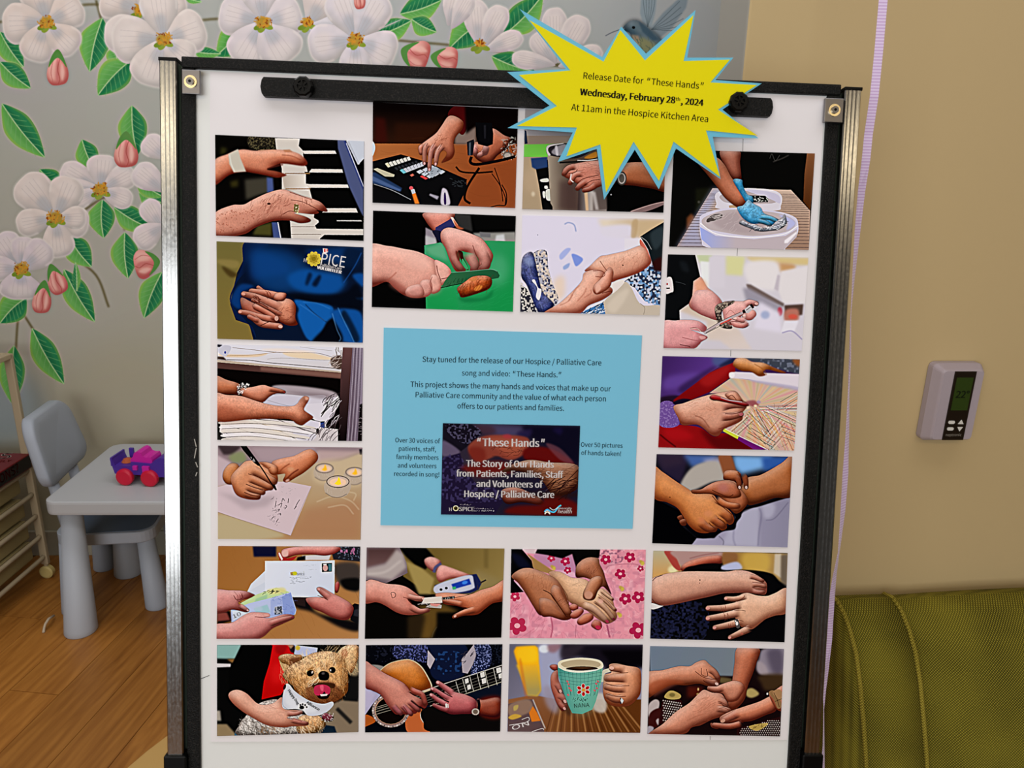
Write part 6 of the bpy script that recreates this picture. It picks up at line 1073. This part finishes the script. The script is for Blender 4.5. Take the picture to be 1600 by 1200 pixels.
for yy in (.27,.175):
    P=rrect(bx0+.004,bx0+.0145,tz0+zh*yy-.0026,tz0+zh*yy+.0026,.0024,5);bmobj('button',prism(P,lambda q:(q[0],1.1355,q[1]),lambda q:(q[0],1.1367,q[1])),WI,Th,world=True)
for yy,s in ((.27,1),(.175,-1)):
    z=tz0+zh*yy;P=[(bx1-.0145,z-.003*s),(bx1-.0055,z-.003*s),(bx1-.010,z+.0042*s)];bmobj('button',prism(P,lambda q:(q[0],1.1355,q[1]),lambda q:(q[0],1.1367,q[1])),WI,Th,world=True)
# the beige wall runs four degrees away to the right, with the sofa and the thermostat square to it
PV=Matrix.Translation((.70,1.17,0))@Matrix.Rotation(math.radians(4.),4,'Z')@Matrix.Translation((-.70,-1.17,0))
for o in (bpy.data.objects['wall_right'],So,Th):
    if o.type=='MESH': o.data.transform(PV)
    else: o.location=PV@o.location;o.rotation_euler[2]+=math.radians(4.)
# ================================================================ hanging ribbon
pts=[(1383,-160),(1382,-60),(1380,0),(1373,80),(1366,150),(1357,210),(1353,250),(1346,300),(1340,360),(1334,430),(1329,500),(1328,560),(1326,620),(1324,680),(1321,740),(1317,800),(1311,860),(1304,900),(1299,940),(1294,1000),(1289,1060),(1287,1110),(1287,1160),(1285,1210)]
wp=[13,13,13,13,13,14,12,11,10,7,4,2.5,6,8,10,9,6,8,10,12,9,3,5,8]
top0=at(1383,-160,X=.402);bot0=at(1285,1210,X=.402)
cen=[np.array([.402,top0[1]-.02,2.775]),np.array([.404,top0[1]-.01,2.3])]+[at(x,y,X=.402) for x,y in pts]+[bot0+np.array([.004,-.02,-.15]),bot0+np.array([-.006,-.03,-.32])]
wp=[13,13]+wp+[6,9];pts=cen
V=[];F=[]
for i,(c,w_) in enumerate(zip(cen,wp)):
    dist=np.linalg.norm(c-np.array([0,0,H]));ww=.0096;cs=min(1,w_*dist/1200/ww*1.0);sn=math.sqrt(max(0,1-cs*cs))*(1 if i%9<5 else 1)
    e=np.array([cs,sn,0])*ww/2;t_=.00025
    n=np.array([-sn,cs,0])*t_;V+=[c-e-n,c+e-n,c+e+n,c-e+n]
for i in range(len(pts)-1):
    for j in range(4): k=(j+1)%4;F.append((i*4+j,i*4+k,i*4+4+k,i*4+4+j))
F+=[(3,2,1,0),tuple(4*(len(pts)-1)+j for j in range(4))]
RB=mat('lilac_ribbon','c4b0d8',.4,sheen=.3);nt=RB.node_tree;wv=nt.nodes.new('ShaderNodeTexWave');wv.bands_direction='Z';wv.inputs['Scale'].default_value=95;tcn=nt.nodes.new('ShaderNodeTexCoord');nt.links.new(tcn.outputs['Object'],wv.inputs['Vector'])
rp=nt.nodes.new('ShaderNodeValToRGB');rp.color_ramp.elements[0].color=h2('c0a0cc');rp.color_ramp.elements[1].color=h2('dccce8');nt.links.new(wv.outputs['Fac'],rp.inputs[0]);nt.links.new(rp.outputs[0],nt.nodes['Principled BSDF'].inputs['Base Color'])
o=obj('ribbon',V,F,RB,None);o['label']='thin lilac ribbon hanging down beside the right easel post';o['category']='ribbon'
# ================================================================ the flipchart easel
base=B(0,1.26,0)
E=thing('flipchart_easel','flipchart easel with white board, black edging and silver posts','easel',(base[0],base[1]+.02,0))
BLK=mat('black_textured_plastic','030302',.5,spec=.16,bump=(700,.9,.001),var=(620,'2c2824',(.52,.8)));BK2=mat('black_plastic','030303',.4,spec=.14)
WB=mat('white_board_enamel','d8dad8',.3,spec=.35)
ui,uo,ul_,ulo=.3300,.3435,-.3325,-.3475
vt0,vt1,vb=-.3290,-.3178,.60
bmobj('whiteboard_panel',slab(rect(ul_-.004,vt1-.004,ui+.004,vb),-.0015,-.010),WB,E,world=True)
bmobj('top_rail',slab(rect(ulo,vt0,uo,vt1),.004,-.013,.0012),BLK,E,world=True)
for a,b_ in ((ulo-.001,ul_-.002),(ui,uo)): bmobj('side_rail',slab(rect(a,vt1,b_,vb+.012),.003,-.013,.001),BLK,E,world=True)
bmobj('bottom_rail',slab(rect(ul_,vb-.002,ui,vb+.012),.003,-.013,.001),BLK,E,world=True)
SC_=mat('pale_scratch','a8a49c',.7)
for q in ((303,686,306,698),(306,700,303,716),(305,722,308,730),(307,738,305,744)):
    a,b_=uv(q[0],q[1],.0033),uv(q[2],q[3],.0033);bmobj('scratch',slab([(a[0],a[1]),(a[0]+.0009,a[1]),(b_[0]+.0009,b_[1]),(b_[0],b_[1])],.0034,.0028),SC_,E,world=True)
a,b_=uv(314,1060,-.0013),uv(327,1055,-.0013);bmobj('pen_mark',slab([(a[0],a[1]),(b_[0],b_[1]),(b_[0],b_[1]+.0006),(a[0],a[1]+.0008)],-.0012,-.0016),mat('black_pen','181818',.6),E,world=True)
# aluminium posts: grooved extrusion
def metal(name,c,rough):
    m=mat(name,c,rough,1.,.5);nt=m.node_tree;bs=nt.nodes['Principled BSDF'];tcn=nt.nodes.new('ShaderNodeTexCoord');mp=nt.nodes.new('ShaderNodeMapping');mp.inputs['Scale'].default_value=(1,1,.6)
    nt.links.new(tcn.outputs['Object'],mp.inputs[0]);n=nt.nodes.new('ShaderNodeTexNoise');n.inputs['Scale'].default_value=420;n.inputs['Detail'].default_value=4;nt.links.new(mp.outputs[0],n.inputs[0])
    r=nt.nodes.new('ShaderNodeMapRange');r.inputs['To Min'].default_value=rough*.6;r.inputs['To Max'].default_value=rough*1.7;nt.links.new(n.outputs['Fac'],r.inputs[0]);nt.links.new(r.outputs[0],bs.inputs['Roughness'])
    bu=nt.nodes.new('ShaderNodeBump');bu.inputs['Strength'].default_value=.12;bu.inputs['Distance'].default_value=.0003;nt.links.new(n.outputs['Fac'],bu.inputs['Height']);nt.links.new(bu.outputs[0],bs.inputs['Normal']);return m
AL=metal('brushed_aluminium','a4a4a2',.17);ST=mat('steel_bracket','7c7a7c',.32,1.);BRS=mat('pale_brass_washer','e8d8b0',.2,1.)
OF=.007
def post(ua,ub,va,vb_,f0=OF,bk_=-.013):
    w_=ub-ua;prof=[(ua,bk_),(ua,f0-.0012),(ua+.0012,f0)]
    for k in range(3):
        c=ua+w_*(.26+.24*k);prof+=[(c-.0018,f0),(c-.0006,f0-.00012),(c+.0006,f0-.00012),(c+.0018,f0)]
    prof+=[(ub-.0012,f0),(ub,f0-.0012),(ub,bk_)]
    return ring_loft([[B(u,v,o) for u,o in prof] for v in (va,vb_)])
lu0,lu1=uv(252,600,OF)[0],uv(279.5,600,OF)[0];ru0,ru1=uv(1315,200,OF)[0],uv(1343.5,200,OF)[0]
lv=uv(265,95,OF)[1];rv_=uv(1330,141,OF)[1];vs=uv(270,1180,OF)[1]
lu0,lu1=(uv(251,100,OF)[0]+uv(258.5,1175,OF)[0])/2,(uv(278,100,OF)[0]+uv(284,1175,OF)[0])/2
ru0,ru1=(uv(1316,150,OF)[0]+uv(1262,1170,OF)[0])/2,(uv(1345,150,OF)[0]+uv(1283,1170,OF)[0])/2
for a,b_,v in ((lu0,lu1,lv),(ru0,ru1,rv_)):
    V,F=post(a,b_,v,.62);obj('post',V,F,AL,E,world=True)
    bmobj('post_cap',slab(rect(a-.0006,v-.0035,b_+.0006,v),OF+.0006,-.0136,.0004),BK2,E,world=True)
    sl=slab(rect(a-.003,vs,b_+(.004 if a<0 else .003),1.262),OF+.003,-.017,.0015);bmobj('lower_leg',sl,BK2,E,world=True)
    bmobj('foot',slab(rect(a-.006,1.25,b_+.006,1.283),OF+.006,-.022,.002),BK2,E,world=True)
    # strap between rail and post
ir=((lu1,ulo-.001),(uo,ru0))
for a,b_ in ir: bmobj('post_channel',slab(rect(a-.0005,vt0+.006,b_+.0005,vb),-.006,-.013),mat('green_grey_channel','5c6c60',.4,.6),E,world=True)
# corner brackets with screws
for a,b_,top in ((284,312.5,108.5),(1289.5,1316.5,153)):
    u0,v0=uv(a,top,.008);u1,v1=uv(b_,top+39,.008)
    k_=bmobj('corner_bracket',slab(rect(u0,v0,u1,v1),.0085,.0042,.0006),ST,E,world=True)
    uc,vc=(u0+u1)/2,(v0+v1)/2
    for nm,r0,r1,o0,o1,mm in (('washer',.0,.0064,.0085,.0098,BRS),('screw',.0,.0038,.0098,.0116,ST)):
        P=[(uc+r1*math.cos(t*math.pi/12),vc+r1*math.sin(t*math.pi/12)) for t in range(24)]
        o=bmobj(nm,prism(P,lambda q:B(q[0],q[1],o1),lambda q:B(q[0],q[1],o0)),mm,k_,world=True)
    P=[(uc+.0016*math.cos(t*math.pi/3),vc+.0016*math.sin(t*math.pi/3)) for t in range(6)];bmobj('socket',prism(P,lambda q:B(q[0],q[1],.0118),lambda q:B(q[0],q[1],.0112)),BK2,k_,world=True)
# clamp bar that holds the paper, with two knobs
u0,v0=uv(409,119,.008);u1,v1=uv(1205,184,.008);v0=(uv(409,119,.008)[1]+uv(1205,155,.008)[1])/2;v1=(uv(409,148.5,.008)[1]+uv(1205,184,.008)[1])/2
P=[(u0,v0+.003),(u0+.002,v0),(u1-.002,v0),(u1,v0+.003),(u1+.0012,(v0+v1)/2),(u1,v1-.003),(u1-.002,v1),(u0+.002,v1),(u0,v1-.003),(u0-.0012,(v0+v1)/2)]
bmobj('clamp_bar',prism(P,lambda q:B(q[0],q[1],.009),lambda q:B(q[0],q[1],.0022)),BLK,E,world=True)
for a,b_ in ((475,137),(1152,161)):
    uc,vc=uv(a,b_,.012);rk=.0098
    R=[[B(uc+r_*(1+.06*(t%3==0))*math.cos(t*math.pi/15),vc+r_*(1+.06*(t%3==0))*math.sin(t*math.pi/15),o_) for t in range(30)] for r_,o_ in ((rk,.009),(rk,.018),(rk*.85,.0195),(rk*.55,.0195),(rk*.5,.0175))]
    V,F=ring_loft(R);k_=obj('clamp_knob',V,F,BK2,E,world=True)
    for t in (0,60,120):
        e=np.array([math.cos(math.radians(t+20)),math.sin(math.radians(t+20))]);n=np.array([-e[1],e[0]]);P=[(uc,vc)+e*rk*.55+n*.0008,(uc,vc)-e*rk*.55+n*.0008,(uc,vc)-e*rk*.55-n*.0008,(uc,vc)+e*rk*.55-n*.0008]
        bmobj('rib',prism([tuple(q) for q in P],lambda q:B(q[0],q[1],.0198),lambda q:B(q[0],q[1],.017)),BK2,k_,world=True)
# rear legs, seen from the side only
for s in (-1,1):
    a=B(s*.33,.45,-.02);g=(a[0]+s*.01,a[1]+.42,.004);V,F=tube([a,g],.008,10);obj('rear_leg',V,F,BK2,E,True,world=True)
bmobj('cross_bar',slab(rect(lu1,.40+.25,ru0,.42+.25),-.004,-.016,.001),BK2,E,world=True)
# ================================================================ the poster
pb=B(0,.4045,0)
Po=thing('poster','large white poster of hand photographs clamped to the easel board','poster',tuple(pb))
PAP=mat('white_poster_paper','dcd8da',.5,spec=.2)
pc=[uv(*q) for q in ((328,112),(1289,151),(1230.5,1156),(329.5,1159))]
bmobj('sheet',slab(pc,.0,-.0012),PAP,Po,world=True)
TH=.0005
def sheet_quad(name,quad,A,m,parent,o0,o1,label=None):
    Hm=homog([(0,0),(1,0),(1,1),(0,1)],quad);n=8;V=[];F=[];UV=[]
    for i in range(n+1):
        for j in range(n+1):
            q=hap(Hm,[(j/n,i/n)])[0];V.append(bp(q[0],q[1],0));UV.append((j/n,1-i/n))
    # measured on the board plane, then lifted along its normal
    nn=B(0,0,1)-B(0,0,0);V=[v+nn*o0 for v in V];m0=len(V)
    cs=[V[0],V[n],V[-1],V[n*(n+1)]];V+=[v+nn*(o1-o0) for v in cs]
    for i in range(n):
        for j in range(n): a=i*(n+1)+j;F.append((a,a+n+1,a+n+2,a+1))
    c=[0,n,(n+1)**2-1,n*(n+1)]
    for k in range(4): F.append((c[k],c[(k+1)%4],m0+(k+1)%4,m0+k))
    F.append((m0,m0+1,m0+2,m0+3))
    o=obj(name,V,F,m,parent,label=label,world=True)
    l=o.data.uv_layers.new(name='UVMap');UV+=[UV[k] for k in c]
    for li,lp in enumerate(o.data.loops): l.data[li].uv=UV[lp.vertex_index]
    return o
LB={1:'photograph of two hands playing piano keys',2:'photograph of a hand dialling a black desk phone',3:'photograph of hands at a steel pot beside a green board',4:'photograph of a blue gloved hand wiping a white tray',5:'photograph of clasped hands in front of a navy blue jacket',
6:'photograph of hands slicing a tomato on a green board',7:'photograph of one hand resting on an older hand over a blue patterned quilt',8:'photograph of hands filling a syringe',9:'photograph of hands sliding folded white linen onto a shelf',10:'photograph of a hand colouring a pattern with a red pen',
11:'photograph of a hand writing a letter beside three tea lights',12:'photograph of two hands gripping with a third on the wrist',13:'photograph of hands with banknotes and a white envelope',14:'photograph of a finger clip meter with a blue screen',15:'photograph of joined hands on a pink floral quilt',
16:'photograph of a forearm and a ringed hand on dark cloth',17:'photograph of a small terrier in a white bandana',18:'photograph of hands playing an acoustic guitar',19:'photograph of hands around a turquoise coffee mug',20:'photograph of four hands joined over a dotted blanket'}
PH={}
for i in range(1,21):
    globals()['pic%d'%i]();PH[i]=sheet_quad('photo_print',QD[i],G.A,print_mat('photo_ink',G.A),Po,.0012,.0,LB[i])
SEAM=mat('paper_seam','8c8a8a',.7)
for a,b_,c,e in ((1160.5,217,1160,236),(1152,387,1151,400),(1141.5,547,1141,556.5),(1109,1150,1109,1156)):
    q0,q1=uv(a,b_),uv(c,e);bmobj('seam',slab([q0,(q0[0]+.0006,q0[1]),(q1[0]+.0006,q1[1]),q1],.0004,-.0002),SEAM,Po,world=True)
# the blue sheet in the middle
bq=[uv(*q) for q in ((599.8,511.9),(1002.7,524.1),(988,825.8),(594.7,820.1))]
BP=bmobj('blue_notice',slab(bq,.0014,.0),mat('sky_blue_paper','72b8d4',.6,spec=.15),Po,world=True,label='sky blue notice sheet')
picC();sheet_quad('slide_print',[(692,661),(906,665),(901,806),(689,803)],G.A,print_mat('slide_ink',G.A),BP,.0024,.0012,'dark slide with white lettering')
INK=mat('dark_blue_grey_ink','17333f',.6,spec=.1);WHI=mat('white_print_ink','e8e4e4',.6,spec=.1);BI=mat('black_ink','0c0c08',.6,spec=.1);GI=mat('pale_halo_ink','b4d8e4',.6,spec=.1)
cb=lambda x,y:(580+x/3.5295,500+y/3.5295)
def fn_off(o): return lambda x,y: bp(x,y,0)+(B(0,0,1)-B(0,0,0))*o
for t,x0,y0,x1_,y1_ in (('Stay tuned for the release of our Hospice / Palliative Care',283,230,1268,250),('song and video: “These Hands.”',500,305,1047,316),('This project shows the many hands and voices that make up our',217,368,1320,393),
    ('Palliative Care community and the value of what each person',245,425,1293,448),('offers to our patients and families.',475,487,1062,500),('Over 30 voices of',133,673,380,679),('patients, staff,',153,720,357,724),('family members',138,765,372,770),
    ('and volunteers',147,812,360,816),('recorded in song!',127,858,376,863),('Over 50 pictures',1155,697,1385,704),('of hands taken!',1157,742,1376,749)):
    lettering(t,cb(x0,y0),cb(x1_,y1_),INK,BP,fn_off(.0016),.004,1.08)
for t,x0,y0,x1_,y1_,h_ in (('“These Hands”',582,693,957,698,1.1),('The Story of Our Hands',523,806,1006,812,1.1),('from Patients, Families, Staff',470,860,1058,868,1.1),('and Volunteers of',580,917,945,922,1.1),('Hospice / Palliative Care',513,973,1008,978,1.1),('H',430,1050,444,1050,1.),('SPICE',484,1050,568,1051,1.),('health',1027,1062,1103,1063,1.),('nova scotia',1027,1040,1103,1041,1.)):
    lettering(t,cb(x0,y0),cb(x1_,y1_),WHI,BP,fn_off(.0026),.012 if h_>1 else .008,h_,.25 if t=='health' else 0)
def cr(i): return lambda x,y:(OR[i][0]+x/SC,OR[i][1]+y/SC)
def pt(i,t,x0,y0,x1_,y1_,m,bold=.01,hs=1.): lettering(t,cr(i)(x0,y0),cr(i)(x1_,y1_),m,PH[i],fn_off(.0014),bold,hs)
pt(5,'H',884,280,908,284,WHI);pt(5,'PICE',1036,296,1248,334,WHI,.0,1.25);pt(5,'Palliative Care',1030,318,1222,354,WHI,.01,1.1);pt(5,'VOLUNTEER',1000,342,1222,388,WHI,.03,.95)
pt(17,'Happy Dog',742,560,832,690,BI,.02,1.);pt(17,'Alliance',905,672,1022,742,BI,.02,.9)
pt(19,'NANA',668,714,805,706,BI,.0,.9);pt(19,'ON',120,915,268,868,WHI,.0,.45)
pt(13,'10',262,775,330,745,BI,.0,.6);pt(13,'H',778,388,790,388,mat('envelope_ink','6c7484',.6));pt(13,'SPICE',822,390,895,391,bpy.data.materials['envelope_ink'])
# ================================================================ the starburst announcement
c6=lambda x,y:(700+x/3.2,y/3.2)
yel=[(405,100),(778,308),(862,150),(985,302),(1228,75),(1178,305),(1410,298),(1312,412),(1545,425),(1350,548),(1548,678),(1290,652),(1360,885),(1128,708),(1055,905),(928,708),(790,962),(762,722),(592,782),(645,638),(345,630),(545,530),(355,375),(612,352)]
blu=[(358,45),(772,286),(866,133),(990,268),(1238,50),(1196,288),(1427,288),(1337,400),(1569,417),(1372,548),(1553,692),(1324,684),(1363,896),(1140,742),(1054,946),(934,748),(780,999),(744,744),(548,810),(624,662),(298,640),(508,528),(296,360),(590,346)]
So_=lambda v: .0135-.05*(v+.30)
def star_off(px,py): v=uv(px,py,.013)[1];return So_(v)
def sp(extra):
    def g(q): 
        px,py=c6(*q);o=star_off(px,py)+extra;return bp(px,py,o)
    return g
def on_star(extra):
    def g(px,py): return bp(px,py,star_off(px,py)+extra)
    return g
ctr=c6(960,480);sb=bp(ctr[0],ctr[1]+60,.01)
Sg=thing('starburst_sign','yellow starburst sign with light blue edging fixed over the poster top','sign',tuple(sb))
def sprism(P,a,b_): return prism(P,sp(a),sp(b_))
def curl(bmx): return bmx
bmobj('backing_card',sprism(blu,.0,-.0008),mat('light_blue_card','66b4d0',.6,spec=.15),Sg,world=True,label='light blue backing card')
bmobj('face_paper',sprism(yel,.0006,.0001),mat('yellow_paper','dcd000',.6,spec=.12),Sg,world=True,label='yellow paper face')
# thin dark cut line along the face edge
for t,x0,y0,x1_,y1_,bo,h_ in (('Release Date for “These Hands”',676,393,1277,446,.004,1.08),('Wednesday, February 28',658,475,1136,517,.018,1.08),('th',1138,503,1160,505,.012,1.),(', 2024',1163,520,1277,530,.018,1.05),('At 11am in the Hospice Kitchen Area',615,551,1300,611,.004,1.08)):
    lettering(t,c6(x0,y0),c6(x1_,y1_),BI,Sg,on_star(.0008),bo,h_)
